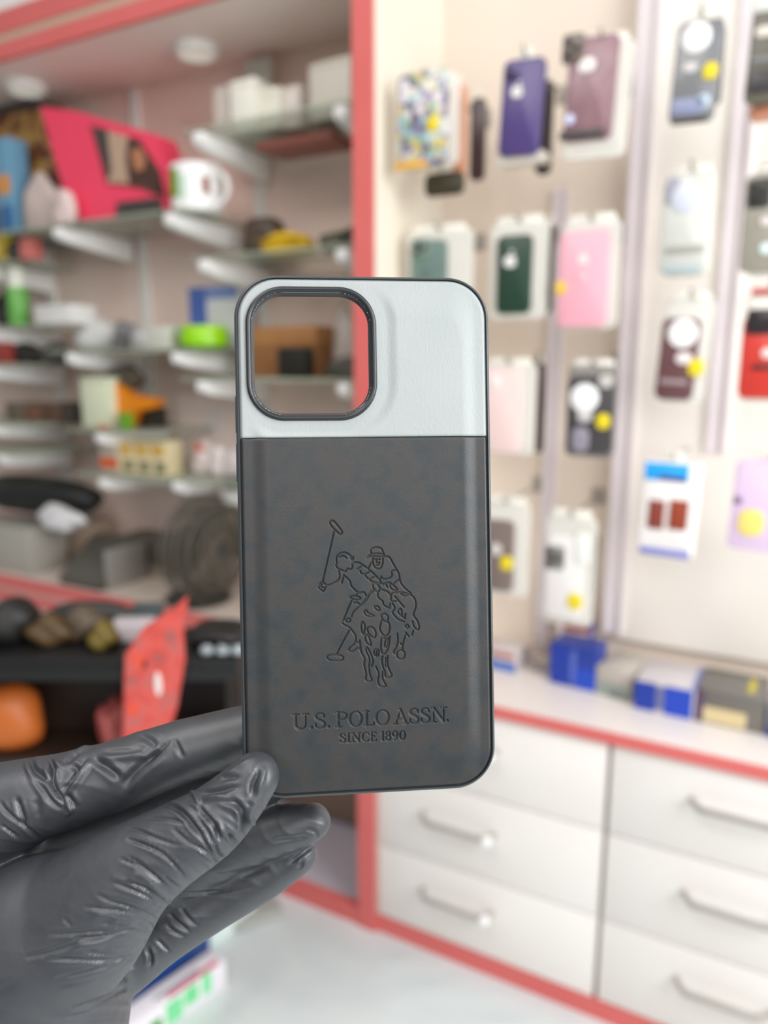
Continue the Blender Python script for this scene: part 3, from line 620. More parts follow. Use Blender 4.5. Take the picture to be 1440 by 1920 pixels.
def case_item(px, n, color, label, hooklabel=None, card=None, ring=None, sticker=None, cam=None, logo=None, patches=(), roll=0.0, rz=0.0, thick=0.011, radius=0.011, group=None, ringcol=PUREWHITE, name='phone_case', cat='phone case', cardmat=None, rough=0.3):
    s0, s1, z0, z1 = span(*px, n); w, h = s1 - s0, z1 - z0; sc_, zc = (s0 + s1) / 2, (z0 + z1) / 2
    r = thing(name, label, cat, XF(sc_, n, z0, rz, roll), group)
    def loc(x, y):
        s, z = hit(x, y, n); q = r.matrix_world.inverted() @ W(s, n, z); return q.x, q.z
    unit = (hit(px[0] + 10, (px[1] + px[3]) / 2, n)[0] - s0) / 10
    m = color if isinstance(color, bpy.types.Material) else mat(color, rough)
    b = BM(); slab(b, w / 2, h / 2, radius, 0, thick, 0, h / 2, 0.003); obj('shell', b, m, r)
    yy = -0.0004
    if cam:
        cx, cz = loc(*cam[:2]); cw = cam[2] * unit / 2; ch = cam[3] * unit / 2
        b = BM(); slab(b, cw, ch, 0.006, -0.003, 0.002, cx, cz, 0.001); k = obj('camera_panel', b, mat(cam[4], 0.3), r)
        for i, (dx, dz) in enumerate(((-0.4, 0.4), (-0.4, -0.4), (0.42, 0.0))):
            b = BM(); lathe(b, [(0.001, -0.005), (min(cw, ch) * 0.32, -0.005), (min(cw, ch) * 0.34, -0.003), (min(cw, ch) * 0.34, 0)], 16, 'y', (cx + dx * cw, 0, cz + dz * ch)); obj('lens', b, BLACK, k)
    if ring:
        cx, cz = loc(*ring[:2]); q = ring[2] * unit
        b = BM(); lathe(b, [(0.001, -0.002), (q * 0.92, -0.002), (q, -0.0012), (q, 0.001), (0.001, 0.001)], 32, 'y', (cx, 0, cz)); obj('round_label', b, ringcol, r)
    for p in patches:
        cx, cz = loc(p[0], p[1]); pw, ph = p[2] * unit / 2, p[3] * unit / 2
        b = BM(); slab(b, pw, ph, min(pw, ph) * p[6] if len(p) > 6 else min(pw, ph) * 0.4, -0.0016, 0.001, cx, cz, 0.0004); obj(p[5], b, mat(p[4], 0.35), r)
    if sticker:
        cx, cz = loc(*sticker[:2]); q = sticker[2] * unit
        b = BM(); slab(b, q, q * 1.15, q * 0.8, -0.0022, 0.001, cx, cz, 0.0004); obj('price_sticker', b, YELLOW if len(sticker) < 4 else mat(sticker[3], 0.5), r)['label'] = 'yellow price sticker'
    if logo:
        cx, cz = loc(*logo[:2]); b = BM(); apple_mark(b, (cx, cz), logo[2] * unit, yy); obj('fruit_mark', b, mat((236, 232, 226), 0.4), r, smooth=0)
    if card:
        a0, c1 = loc(card[0], card[3]); a1, c2 = loc(card[2], card[1]); cw, ch = (a1 - a0) / 2, (c2 - c1) / 2
        b = BM(); slab(b, cw, ch * 0.94, 0.012, thick * 0.5, thick + 0.006, (a0 + a1) / 2, (c1 + c2) / 2 - ch * 0.06, 0.003)
        obj('blister_pack', b, cardmat or CLEAR, r)
        for sx in (-0.42, 0.42):
            b = BM(); slab(b, cw * 0.36, ch * 0.12, 0.006, thick * 0.6, thick + 0.004, (a0 + a1) / 2 + sx * cw, c2 - ch * 0.13, 0.002); obj('hang_tab', b, CARD, r)
        top = r.matrix_world @ Vector(((a0 + a1) / 2, thick, c2 - ch * 0.1))
    else:
        b = BM(); slab(b, w * 0.16, 0.010, 0.004, thick * 0.5, thick * 0.5 + 0.002, 0, h + 0.006, 0.0006); obj('hang_tab', b, CARD, r)
        top = r.matrix_world @ Vector((0, thick, h + 0.006))
    if hooklabel:
        q = top - O; hook(q.dot(eS), n, q.z, hooklabel)
    return r
PATTERN = voronoi_print([(150, 140, 168), (200, 206, 196), (120, 110, 140), (206, 190, 120), (160, 196, 200), (222, 214, 208), (140, 170, 130), (106, 92, 120)], 90)
case_item((745, 132, 838, 312), 0.02, PATTERN, 'clear case with colourful patchwork print, front of the leftmost hook', 'wall hook at the top left holding the patchwork printed case', card=(748, 125, 858, 320), sticker=(812, 232, 10), patches=((758, 172, 14, 36, (226, 222, 226), 'white_patch'), (770, 310, 60, 12, (226, 170, 60), 'orange_edge')))
case_item((836, 158, 872, 338), 0.07, (214, 150, 116), 'peach coloured case hanging right behind the patchwork one', thick=0.012)
case_item((880, 182, 908, 338), 0.16, (72, 52, 58), 'dark plum case at the back of the leftmost hook')
case_item((795, 322, 868, 366), 0.05, (62, 56, 40), 'short olive black case below the patchwork one', name='phone_case')
case_item((934, 110, 1012, 290), 0.05, (82, 66, 122), 'violet case with a white logo and no card', 'wall hook holding the violet case', logo=(970, 172, 11), roll=R(3), cam=(962, 140, 26, 22, (74, 60, 112)))
case_item((1004, 150, 1034, 326), 0.10, (74, 66, 58), 'dark olive case hanging behind the violet one', thick=0.013)
case_item((928, 284, 1022, 306), 0.06, (224, 216, 204), 'pale blister tray under the violet case', name='blister_tray', cat='tray', thick=0.03)
case_item((1058, 68, 1150, 262), 0.04, mottled([(128, 92, 102), (150, 116, 122), (134, 84, 104)], 16, 0.25, detail=1), 'mauve case with a white oval label and a dark lower edge', 'wall hook holding the mauve case', card=(1050, 48, 1192, 300), cam=(1075, 92, 40, 50, (112, 98, 90)), roll=R(2.5), patches=((1100, 122, 32, 24, (246, 236, 228), 'oval_label', 0.95), (1068, 224, 16, 18, (214, 218, 246), 'bright_spot', 0.95), (1090, 252, 82, 16, (62, 52, 54), 'dark_edge')))  # the bluish white spot low on this case is a painted highlight
case_item((1258, 38, 1345, 228), 0.06, mottled([(120, 118, 116), (138, 140, 146)], 14, 0.2), 'smoky grey case with white disc and yellow sticker at the top', 'wall hook holding the smoky grey case', ring=(1306, 70, 27), sticker=(1332, 133, 13), roll=R(2.5), patches=((1294, 127, 26, 16, (216, 210, 208), 'oval_label', 0.95), (1318, 190, 24, 26, (206, 222, 238), 'bright_spot', 0.95), (1290, 200, 62, 30, (140, 146, 176), 'bluish_panel'), (1292, 226, 66, 12, (66, 62, 58), 'dark_edge')))
case_item((1332, 45, 1356, 195), 0.10, (70, 62, 56), 'dark brown case hanging behind the smoky grey one', thick=0.012)
case_item((1402, -30, 1490, 190), 0.06, (104, 100, 88), 'olive grey case with black lower half at the upper right', 'wall hook holding the olive grey case', roll=R(2), patches=((1440, 58, 46, 20, (226, 216, 204), 'oval_label', 0.95), (1444, 150, 80, 44, (62, 58, 60), 'black_panel'), (1440, 110, 60, 10, (130, 128, 132), 'grey_band'), (1438, 3, 50, 36, (220, 220, 212), 'white_panel')), rough=0.35)
case_item((1404, 190, 1480, 218), 0.08, (214, 146, 116), 'salmon coloured box below the olive grey case', name='box', cat='box', thick=0.03)
# second row
case_item((768, 450, 836, 600), 0.07, mottled([(88, 112, 106), (112, 132, 124)], 20, 0.3), 'teal green case half hidden behind the held case', 'wall hook holding the teal green case', card=(758, 412, 884, 620), cam=(790, 465, 34, 30, (120, 140, 126)))
case_item((930, 440, 996, 588), 0.07, (40, 66, 52), 'dark green case with a white logo on a clear card', 'wall hook holding the dark green case', card=(912, 396, 1028, 600), logo=(957, 490, 12))
case_item((1016, 420, 1036, 588), 0.15, (70, 62, 54), 'dark case behind the dark green one', thick=0.012)
case_item((1047, 432, 1140, 612), 0.07, (246, 176, 190), 'baby pink case on a clear card', 'wall hook holding the baby pink case', card=(1042, 392, 1166, 618), logo=(1094, 486, 10), sticker=(1051, 540, 10, (240, 196, 60)), patches=((1090, 520, 16, 20, (250, 190, 200), 'pale_spot', 0.9),))
case_item((1240, 332, 1330, 512), 0.06, mottled([(204, 206, 200), (216, 214, 206)], 12, 0.25), 'clear grey case with a bluish white disc and grey bands', 'wall hook holding the clear grey case', card=(1238, 300, 1346, 520), ring=(1284, 372, 26), ringcol=mat((214, 218, 230), 0.3), patches=((1262, 358, 24, 50, (158, 156, 170), 'grey_panel'), (1284, 468, 70, 14, (166, 162, 152), 'grey_band', 0.2), (1278, 506, 72, 12, (170, 186, 190), 'blue_band', 0.2)))
case_item((1392, 322, 1480, 510), 0.06, mottled([(150, 146, 134), (166, 160, 146)], 12, 0.25), 'greyish clear case with a black camera panel by the right channel', 'wall hook holding the greyish clear case', card=(1398, 285, 1490, 520), cam=(1425, 362, 44, 56, (58, 56, 50)), patches=((1436, 415, 22, 16, (230, 218, 214), 'oval_label', 0.95), (1436, 466, 24, 22, (224, 240, 238), 'bright_spot', 0.95)))
# third row
case_item((900, 690, 976, 850), 0.07, mottled([(238, 208, 206), (244, 216, 208)], 10, 0.3), 'pale blush case beside the held case', 'wall hook holding the pale blush case', card=(898, 670, 1004, 850), patches=((928, 716, 22, 26, (246, 232, 230), 'pale_spot', 0.9),))
case_item((1002, 680, 1020, 850), 0.14, (94, 80, 78), 'dusky case behind the pale blush one', thick=0.012)
case_item((1062, 705, 1150, 852), 0.07, (72, 68, 70), 'charcoal case with a white disc, bulb-shaped, and yellow sticker', 'wall hook holding the charcoal case', card=(1056, 672, 1160, 856), ring=(1096, 746, 26), sticker=(1131, 790, 12), cardmat=clear_plastic((150, 146, 142), 0.6), patches=((1096, 778, 26, 26, (206, 202, 200), 'label_stem', 0.6), (1088, 824, 32, 46, (150, 144, 156), 'grey_panel', 0.9), (1136, 715, 26, 24, (206, 200, 194), 'pale_spot', 0.9)))
case_item((1230, 596, 1302, 750), 0.06, mottled([(100, 66, 68), (118, 84, 84)], 14, 0.25), 'maroon case with a white disc and yellow sticker', 'wall hook holding the maroon case', card=(1228, 545, 1345, 752), ring=(1280, 625, 27), sticker=(1305, 689, 14), roll=R(3), patches=((1282, 672, 30, 22, (242, 228, 226), 'oval_label', 0.95), (1262, 716, 50, 10, (160, 140, 142), 'silver_slash', 0.4)))
case_item((1388, 590, 1480, 748), 0.06, (206, 62, 52), 'bright red case with a black camera panel', 'wall hook holding the bright red case', card=(1384, 528, 1490, 755), cardmat=CARD, cam=(1428, 603, 56, 50, (54, 44, 46)), patches=((1440, 545, 60, 12, (206, 90, 88), 'red_print', 0.3), (1440, 662, 26, 20, (240, 220, 214), 'oval_label', 0.95), (1430, 688, 40, 12, (90, 40, 40), 'dark_mark', 0.6)))
# fourth row
case_item((905, 975, 962, 1108), 0.07, (128, 112, 106), 'taupe case with a yellow sticker beside the held case', 'wall hook holding the taupe case', card=(900, 935, 992, 1112), sticker=(950, 1056, 11), patches=((930, 1030, 20, 22, (216, 206, 202), 'pale_spot', 0.9),))
case_item((1022, 1005, 1094, 1160), 0.07, (236, 230, 226), 'white case with a grey camera panel and yellow sticker', 'wall hook holding the white case', card=(1014, 960, 1118, 1166), cam=(1040, 1045, 38, 44, (140, 136, 128)), sticker=(1078, 1128, 13), patches=((1092, 1030, 26, 60, (240, 240, 234), 'bright_flap', 0.7),))
case_item((1102, 1000, 1122, 1120), 0.15, (150, 144, 134), 'grey case hanging behind the white one', thick=0.012)
case_item((1200, 866, 1306, 1042), 0.08, (246, 240, 236), 'white hanging box with blue header and brown pictures', 'wall hook holding the white box with brown pictures', name='charger_box', cat='box', radius=0.003, thick=0.02, roll=R(1.5),
          patches=((1250, 885, 80, 34, (40, 164, 238), 'blue_header', 0.1), (1262, 897, 52, 12, (80, 96, 160), 'dark_print', 0.4), (1230, 965, 30, 56, (136, 62, 52), 'brown_picture', 0.15), (1272, 966, 34, 58, (152, 66, 44), 'brown_picture', 0.15), (1245, 1036, 92, 14, (126, 130, 196), 'lilac_foot', 0.2)))
case_item((1368, 866, 1500, 1036), 0.08, (226, 200, 228), 'lavender wallet case with a big round yellow sticker', 'wall hook holding the lavender wallet case', name='wallet_case', sticker=(1408, 980, 24, (246, 222, 120)), thick=0.02, roll=R(2), patches=((1384, 938, 14, 16, (120, 96, 130), 'clasp', 0.6),))

# boxes on the right counter
CT = 0.5205
def counter_box(A, Bp, height, depth, color, label, faces=(), name='box', cat='box', group=None):
    return_ = None
    pa = hitz(*A, CT)[2]; pb = hitz(*Bp, CT)[2]; d = pb - pa; L = d.length
    mw = Matrix.Translation(pa) @ Matrix.Rotation(math.atan2(d.y, d.x), 4, 'Z')
    r = thing(name, label, cat, mw, group)
    b = BM(); box(b, 0, L, 0, depth, 0, height, 0.001); obj('body', b, mat(color, 0.35), r)
    for f in faces:
        u0, u1, v0, v1, c, nm, top = f; b = BM()
        if top: box(b, u0 * L, u1 * L, v0 * depth, v1 * depth, height - 0.0003, height + 0.0008)
        else: box(b, u0 * L, u1 * L, -0.0008, 0.0004, v0 * height, v1 * height)
        obj(nm, b, mat(c, 0.35), r)
    return r
BLUE = (26, 58, 160)
counter_box((1030, 1278), (1116, 1298), 0.075, 0.06, (40, 62, 150), 'blue charger box on the counter below the white case', [(0.0, 0.45, 0.0, 0.95, BLUE, 'blue_panel', False), (0.55, 1.0, 0.0, 0.5, (30, 74, 190), 'blue_panel', False), (0.45, 0.56, 0.1, 0.9, (90, 110, 190), 'pale_stripe', False)])
counter_box((1050, 1262), (1122, 1274), 0.095, 0.02, (222, 206, 204), 'small white box with red picture standing behind the blue charger box', [(0.2, 0.9, 0.72, 0.92, (158, 86, 80), 'red_picture', False), (0.9, 1.0, 0, 1, (104, 110, 180), 'blue_edge', False)]).location.y += 0.045
counter_box((1116, 1298), (1182, 1316), 0.050, 0.09, (188, 180, 170), 'grey beige box between the two blue boxes', [(0.0, 1.0, 0.0, 0.5, (150, 158, 152), 'grey_panel', False), (0.4, 0.95, 0.0, 0.2, (150, 206, 184), 'mint_strip', False)])
counter_box((1188, 1326), (1300, 1350), 0.050, 0.105, (202, 196, 198), 'grey-topped box with blue ends in the counter row', [(0.0, 0.36, 0.0, 0.96, BLUE, 'blue_panel', False), (0.50, 0.96, 0.0, 0.96, (30, 70, 186), 'blue_panel', False), (0.36, 0.5, 0.1, 0.9, (108, 112, 150), 'grey_stripe', False), (0.93, 1.0, 0, 1, (126, 136, 206), 'lilac_edge', True)])
counter_box((1302, 1350), (1430, 1378), 0.055, 0.10, (112, 108, 102), 'dark grey box with yellow label at the counter end', [(0.1, 0.75, 0.05, 0.5, (214, 196, 150), 'cream_label', False), (0.0, 0.12, 0, 1, (88, 66, 96), 'plum_edge', False), (0.72, 0.82, 0.2, 0.8, (196, 180, 50), 'yellow_mark', True)])
counter_box((1436, 1380), (1520, 1398), 0.05, 0.10, (126, 130, 150), 'slate blue box past the dark grey one', [(0.0, 0.5, 0.0, 0.3, (50, 60, 140), 'blue_panel', False)])
counter_box((900, 1246), (966, 1262), 0.040, 0.05, (206, 196, 196), 'white box with blue base beside the held case', [(0.0, 1.0, 0.0, 0.42, (70, 110, 190), 'blue_base', False), (0.3, 0.95, 0.6, 0.85, (176, 120, 110), 'red_print', False)])
q = hitz(1008, 1256, CT)[2]
r = thing('cable_coil', 'coiled grey cable standing on the counter beside the blue box', 'cable', Matrix.Translation(q) @ Matrix.Rotation(TH, 4, 'Z'))
b = BM()
for k in range(4): torus(b, 0.022 + 0.001 * (k % 2), 0.0028, (0, 0.006 * k, 0.026), 'y', 32, 6)
obj('coil', b, mat((172, 160, 158), 0.5), r)
b = BM(); torus(b, 0.0045, 0.0018, (0.024, 0.009, 0.026), 'z', 16, 6); obj('tie', b, mat((110, 100, 100), 0.5), r)

# ------------------------------------------------------------------ the phone case in the foreground
CB3 = Matrix((cR, cU, -cF)).transposed()
ax, ay, az = 0.01277, 0.10047, 0.01854
RL = Matrix.Rotation(az, 3, 'Z') @ Matrix.Rotation(ay, 3, 'Y') @ Matrix.Rotation(ax, 3, 'X')
CM = (Matrix.Translation(CAM + CB3 @ Vector((-0.005307, -0.007707, -0.24176)))) @ (CB3 @ RL).to_4x4()
CMi = CM.inverted()
def cpx(x, y):
    """point of the case's front plane seen there"""
    o = CMi @ CAM; d = (CMi.to_3x3() @ ray(x, y)); t = -o.z / d.z; p = o + d * t
    return p.x, p.y
HWc, HHc, RC = 0.04075, 0.0829, 0.0135
case = thing('phone_case', 'grey and black leather phone case held up in front', 'phone case', CM)
def sweep(bm, hw, hh, r, prof, c=(0, 0), k=16, closed=True):
    rings = []
    for off, z in prof:
        P, N = rr(hw, hh, r, k)
        rings.append([bm.verts.new((c[0] + p[0] + n[0] * off, c[1] + p[1] + n[1] * off, z)) for p, n in zip(P, N)])
    m = len(rings[0]); seq = list(zip(rings, rings[1:])) + ([(rings[-1], rings[0])] if closed else [])
    for a, b2 in seq:
        for i in range(m): bm.faces.new((a[i], a[(i + 1) % m], b2[(i + 1) % m], b2[i]))
    return bm
FRAME_M = mat((58, 63, 66), 0.45, spec=0.9)
b = BM(); sweep(b, HWc, HHc, RC, [(-0.00105, -0.0012), (-0.00105, -0.0001), (-0.0009, 0.0001), (-0.0006, 0.0), (-0.00035, -0.0004), (-0.00012, -0.001), (0, -0.002), (0, -0.0095), (-0.0004, -0.0108), (-0.0012, -0.0112), (-0.0018, -0.0108), (-0.0019, -0.0028), (-0.0030, -0.0026), (-0.0030, -0.0012)])
obj('frame', b, FRAME_M, case, smooth=50)
# camera opening
hx0, hy0 = cpx(478, 775); hx1, hy1 = cpx(690, 553)
HC = ((hx0 + hx1) / 2, (hy0 + hy1) / 2); Hw, Hh = (hx1 - hx0) / 2, (hy1 - hy0) / 2; HR = 0.0095
b = BM(); sweep(b, Hw, Hh, HR, [(0.0, -0.0030), (0.0, -0.0012), (0.0007, 0.0002), (0.0012, 0.00085), (0.0017, 0.00095), (0.0022, 0.0007), (0.00245, 0.0001), (0.00245, -0.0030)], HC, 16)
obj('camera_rim', b, mat((46, 49, 52), 0.3), case, smooth=50)
# backing plate with the opening
def plate(z0, z1):
    bm = BM(); outs = []
    for z in (z0, z1):
        P, _ = rr(HWc - 0.0025, HHc - 0.0025, RC - 0.0025, 10); Q, _ = rr(Hw + 0.002, Hh + 0.002, HR + 0.002, 10)
        a = [bm.verts.new((p[0], p[1], z)) for p in P]; c = [bm.verts.new((HC[0] + q[0], HC[1] + q[1], z)) for q in Q]
        es = [bm.edges.new((v[i], v[(i + 1) % len(v)])) for v in (a, c) for i in range(len(v))]
        bmesh.ops.triangle_fill(bm, edges=es, use_beauty=True); outs.append((a, c))
    for v0, v1 in zip(outs[0], outs[1]):
        for i in range(len(v0)): bm.faces.new((v0[i], v0[(i + 1) % len(v0)], v1[(i + 1) % len(v0)], v1[i]))
    return bm
obj('back_plate', plate(-0.0026, -0.0014), mat((34, 36, 38), 0.6), case)
for y0, y1, l in ((0.0355, 0.0475, 'upper volume button'), (0.020, 0.0325, 'lower volume button')):
    b = BM(); box(b, -HWc - 0.0005, -HWc + 0.001, y0 - 0.002, y1 - 0.002, -0.0075, -0.0045, 0.0004)
    obj('side_button', b, FRAME_M, case)['label'] = l
b = BM(); box(b, HWc - 0.001, HWc + 0.0005, 0.024, 0.04, -0.0075, -0.0045, 0.0004); obj('side_button', b, FRAME_M, case)['label'] = 'power button'

PHW, PHH, PR = HWc - 0.00125, HHc - 0.00125, RC - 0.00125
def sstep(x, a, b_): t = np.clip((x - a) / (b_ - a), 0, 1); return t * t * (3 - 2 * t)
def rr_inside(X, Y, hw, hh, r, c=(0, 0)):
    """distance inside a rounded rectangle (positive inside)"""
    qx = np.abs(X - c[0]) - (hw - r); qy = np.abs(Y - c[1]) - (hh - r)
    return -(np.minimum(np.maximum(qx, qy), 0) + np.hypot(np.maximum(qx, 0), np.maximum(qy, 0)) - r)
def halfwidth(Y):
    q = np.clip(np.abs(Y) - (PHH - PR), 0, PR); return PHW - PR + np.sqrt(np.maximum(PR * PR - q * q, 0))
def grid_mesh(name, X, Y, Z, keep=None):
    ny, nx = X.shape; idx = np.arange(nx * ny).reshape(ny, nx)
    q = np.stack([idx[:-1, :-1], idx[:-1, 1:], idx[1:, 1:], idx[1:, :-1]], -1)
    if keep is not None: q = q[keep]
    q = q.reshape(-1, 4)
    used = np.unique(q); remap = np.full(nx * ny, -1); remap[used] = np.arange(len(used)); q = remap[q]
    co = np.stack([X, Y, Z], -1).reshape(-1, 3)[used]
    return np_mesh(name, co, q)
def np_mesh(name, co, q):
    me = bpy.data.meshes.new(name); me.vertices.add(len(co)); me.vertices.foreach_set('co', co.astype(np.float32).ravel())
    me.loops.add(q.size); me.loops.foreach_set('vertex_index', q.astype(np.int32).ravel())
    me.polygons.add(len(q)); me.polygons.foreach_set('loop_start', np.arange(0, q.size, 4, dtype=np.int32))
    me.update(calc_edges=True); me.validate()
    me.polygons.foreach_set('use_smooth', np.ones(len(me.polygons), bool))
    return me
SEAM = cpx(683, 820)[1]
def pad(X, Y, top):
    d = rr_inside(X, Y, PHW, PHH, PR)
    d1, d2 = PHW - np.abs(X), 0.003 + (PHH - np.abs(Y)) * 0.45; k_ = np.maximum(0.006 - np.abs(d1 - d2), 0) / 0.006; dl = np.minimum(d1, d2) - k_ * k_ * 0.0015
    z = -0.0009 * (1 - sstep(d, -0.0002, 0.0009)) + 0.0009 * sstep(dl, 0.0032, 0.0084)
    if top:
        e = -rr_inside(X, Y, Hw + 0.0026, Hh + 0.0026, HR + 0.0026, HC)
        z = np.minimum(z, 0.0008 * sstep(e, 0.0030, 0.0068) * sstep(dl, 0.0032, 0.0084))
        z = np.where(d < 0.0012, -0.0009 * (1 - sstep(d, -0.0002, 0.0009)), z)
    return z
# upper leather
ys = np.linspace(SEAM + 0.0001, PHH, 150); us = np.linspace(-1, 1, 230)
Yg, Ug = np.meshgrid(ys, us, indexing='ij'); Xg = Ug * halfwidth(Yg)
Zg = pad(Xg, Yg, True) - 0.0004 * (1 - sstep(Yg - SEAM, 0, 0.0005))
inh = rr_inside(Xg, Yg, Hw + 0.0008, Hh + 0.0008, HR + 0.0008, HC) > 0
keep = ~(inh[:-1, :-1] & inh[1:, :-1] & inh[:-1, 1:] & inh[1:, 1:])
GREY_LEATHER = mottled([(164, 170, 169), (171, 176, 175)], 25, 0.5, 0.4, bump=0.35, bump_scale=900, bump_dist=0.00025, stretch=(1.6, 0.6, 1))
link('upper_leather', grid_mesh('upper_leather', Xg, Yg, Zg, keep), GREY_LEATHER, case, smooth=0)['label'] = 'pale grey leather upper panel'
# lower leather with the debossed emblem and lettering
STROKES = []          # (x0,y0,r0,x1,y1,r1) in metres on the case front
def stroke(pts, r):
    rs = r if isinstance(r, (list, tuple)) else [r] * len(pts)
    for (a, ra), (c, rb) in zip(zip(pts, rs), list(zip(pts, rs))[1:]): STROKES.append((a[0], a[1], ra, c[0], c[1], rb))
LR = 0.00021
def logo(s, closed=False, r=LR):
    v = [int(t) for t in s.replace(',', ' ').split()]; P = [cpx(560 + v[i] / 5.485, 950 + v[i + 1] / 5.485) for i in range(0, len(v), 2)]
    if closed: P.append(P[0])
    if len(P) > 2:      # smooth the traced line
        Q = []
        for i in range(len(P) - 1):
            p0 = P[i - 1] if i else (P[-2] if closed else P[0]); p1, p2 = P[i], P[i + 1]; p3 = P[i + 2] if i + 2 < len(P) else (P[1] if closed else P[-1])
            for t in (0, 0.34, 0.67):
                Q.append(tuple(0.5 * (2 * p1[k] + (p2[k] - p0[k]) * t + (2 * p0[k] - 5 * p1[k] + 4 * p2[k] - p3[k]) * t * t + (3 * p1[k] - p0[k] - 3 * p2[k] + p3[k]) * t ** 3) for k in (0, 1)))
        P = Q + [P[-1]]
    stroke(P, r)
for s in ('320 155 345 143 370 160 440 250 440 275 425 285 400 265 330 195', '520 930 550 915 600 920 635 940 600 955 545 945', '290 1545 310 1522 370 1517 430 1525 458 1550 440 1575 370 1578 310 1570',
          '215 785 250 775 275 810 268 840 250 870 225 850 205 830', '480 1170 500 1145 525 1150 525 1178 495 1185', '670 1080 690 1060 710 1090 770 1120 700 1122', '770 1020 800 1060 830 1065 815 1025',
          '850 1110 880 1095 915 1130 905 1180 870 1170 845 1130', '650 1180 640 1250 660 1310 680 1230', '705 1240 720 1310 775 1345 790 1300 760 1240', '690 1310 685 1380 740 1425 720 1340', '770 1470 780 1530 812 1530 820 1470',
          '880 1440 890 1370 915 1350 905 1430', '1090 1220 1110 1208 1130 1235 1105 1245', '930 800 960 800 1010 850 960 852'): logo(s, True)
for s in ('362 250 340 350 290 570 245 765', '545 955 500 1060 455 1170', '520 1265 455 1380 390 1510', '225 815 250 828', '215 800 240 795', '275 800 320 800 415 740 410 660 420 640', '440 785 455 735 462 700',
          '390 590 385 540 400 495 450 470 500 480 540 515 560 520 545 550 520 500', '380 600 395 630 440 650 470 665 490 660', '415 520 440 505 470 510 490 530', '485 660 500 635 530 645 550 620 545 590',
          '555 575 600 570 650 595 710 640 780 700 830 760 820 790', '600 640 650 605', '630 660 640 685 680 690 720 670', '680 705 725 755 770 775 830 790', '725 755 740 735 790 710', '475 715 525 765 535 810 570 850 600 880 585 905',
          '600 880 640 880 670 880 690 930 655 990', '445 1190 465 1210 520 1240 560 1290 585 1340 575 1400 540 1430 510 1470 550 1485 600 1450 630 1460 620 1400 590 1390', '540 1130 560 1080 610 1030 690 960 740 870 780 850',
          '560 985 600 985 630 1010', '700 930 720 900 770 860 755 800 790 790 830 830 820 870 790 870', '810 870 812 930 860 970 870 1010 930 1040', '850 850 920 880 940 940 935 1020', '850 1160 840 1200 830 1260 880 1330 925 1290 930 1220 915 1185',
          '625 1370 640 1490 675 1560 670 1620 690 1720 685 1770 710 1790 750 1780 730 1730 720 1640 725 1560 690 1480 700 1440 750 1540 760 1600 745 1640', '790 1640 820 1720 810 1780 830 1840 895 1840 860 1770 860 1690',
          '797 1468 795 1530', '845 1360 840 1450 860 1510 890 1500 920 1440 935 1330', '880 1350 850 1340 845 1360', '860 1530 850 1580 865 1650 880 1690', '890 1550 890 1640', '910 1530 910 1620 935 1690 955 1730 930 1750 890 1745 885 1700',
          '700 525 720 500 740 485 735 450 760 425 800 415 845 430 860 460 872 490 860 510 740 510 700 525', '740 485 800 480 862 485', '755 520 765 600 800 635 840 630 860 580 862 520', '775 540 787 545', '820 540 832 540', '800 540 795 570 808 577', '793 600 815 597 826 570',
          '745 570 710 640', '880 515 925 515 980 610 1025 690 1040 770 1080 830 1150 890', '985 650 950 665 955 710 910 740 850 735 845 715', '1025 750 970 790', '870 790 900 780 940 780 935 800', '910 830 895 800', '830 740 840 780 870 800',
          '950 900 970 880 1060 880 1140 900 1190 950 1200 1030 1175 1110 1215 1170 1235 1240 1215 1265 1180 1230 1165 1175', '950 900 945 960 985 1040 960 1085 1010 1150 1080 1180', '1000 970 950 970', '985 920 1060 1010 1080 1030', '1040 890 1080 915 1120 905',
          '1090 1150 1050 1120 1015 1075 1045 1045 1060 1110', '1095 1100 1085 1140', '1095 1290 1130 1335', '1175 1270 1160 1320', '1010 1300 1015 1380 1000 1440 970 1490 990 1510 1010 1480', '1095 1310 1070 1400 1065 1470 1085 1500 1080 1550 1040 1565 1010 1540 1010 1490 1040 1470 1060 1480', '1040 1400 1055 1420'):
    logo(s)
# serif capitals and figures, stroke by stroke (unit height); T thick, N thin
T, N_ = 0.085, 0.042
def arc(cx, cy, rx, ry, a0, a1, n=14): return [(cx + rx * math.cos(R(a0 + (a1 - a0) * i / n)), cy + ry * math.sin(R(a0 + (a1 - a0) * i / n))) for i in range(n + 1)]
def tk(P, vert=True):  # thick on the flanks, thin at top and bottom
    out = []
    for i, p in enumerate(P):
        q = P[min(i + 1, len(P) - 1)]; o = P[max(i - 1, 0)]; dx, dy = abs(q[0] - o[0]), abs(q[1] - o[1]); t = dy / (dx + dy + 1e-9); out.append(N_ + (T - N_) * t ** 1.5)
    return out
SP = [(0.86, 0.72), (0.84, 0.90), (0.66, 0.985), (0.45, 1.0), (0.22, 0.94), (0.11, 0.79), (0.18, 0.64), (0.40, 0.55), (0.66, 0.45), (0.87, 0.33), (0.90, 0.18), (0.78, 0.05), (0.52, 0.0), (0.28, 0.02), (0.12, 0.11), (0.10, 0.30)]
SR = [N_, N_, N_, N_, 0.06, 0.075, 0.085, 0.09, 0.09, 0.085, 0.075, 0.06, N_, N_, N_, N_]
def ser(x, y, w=0.17): return ([(x - w, y), (x + w, y)], N_)
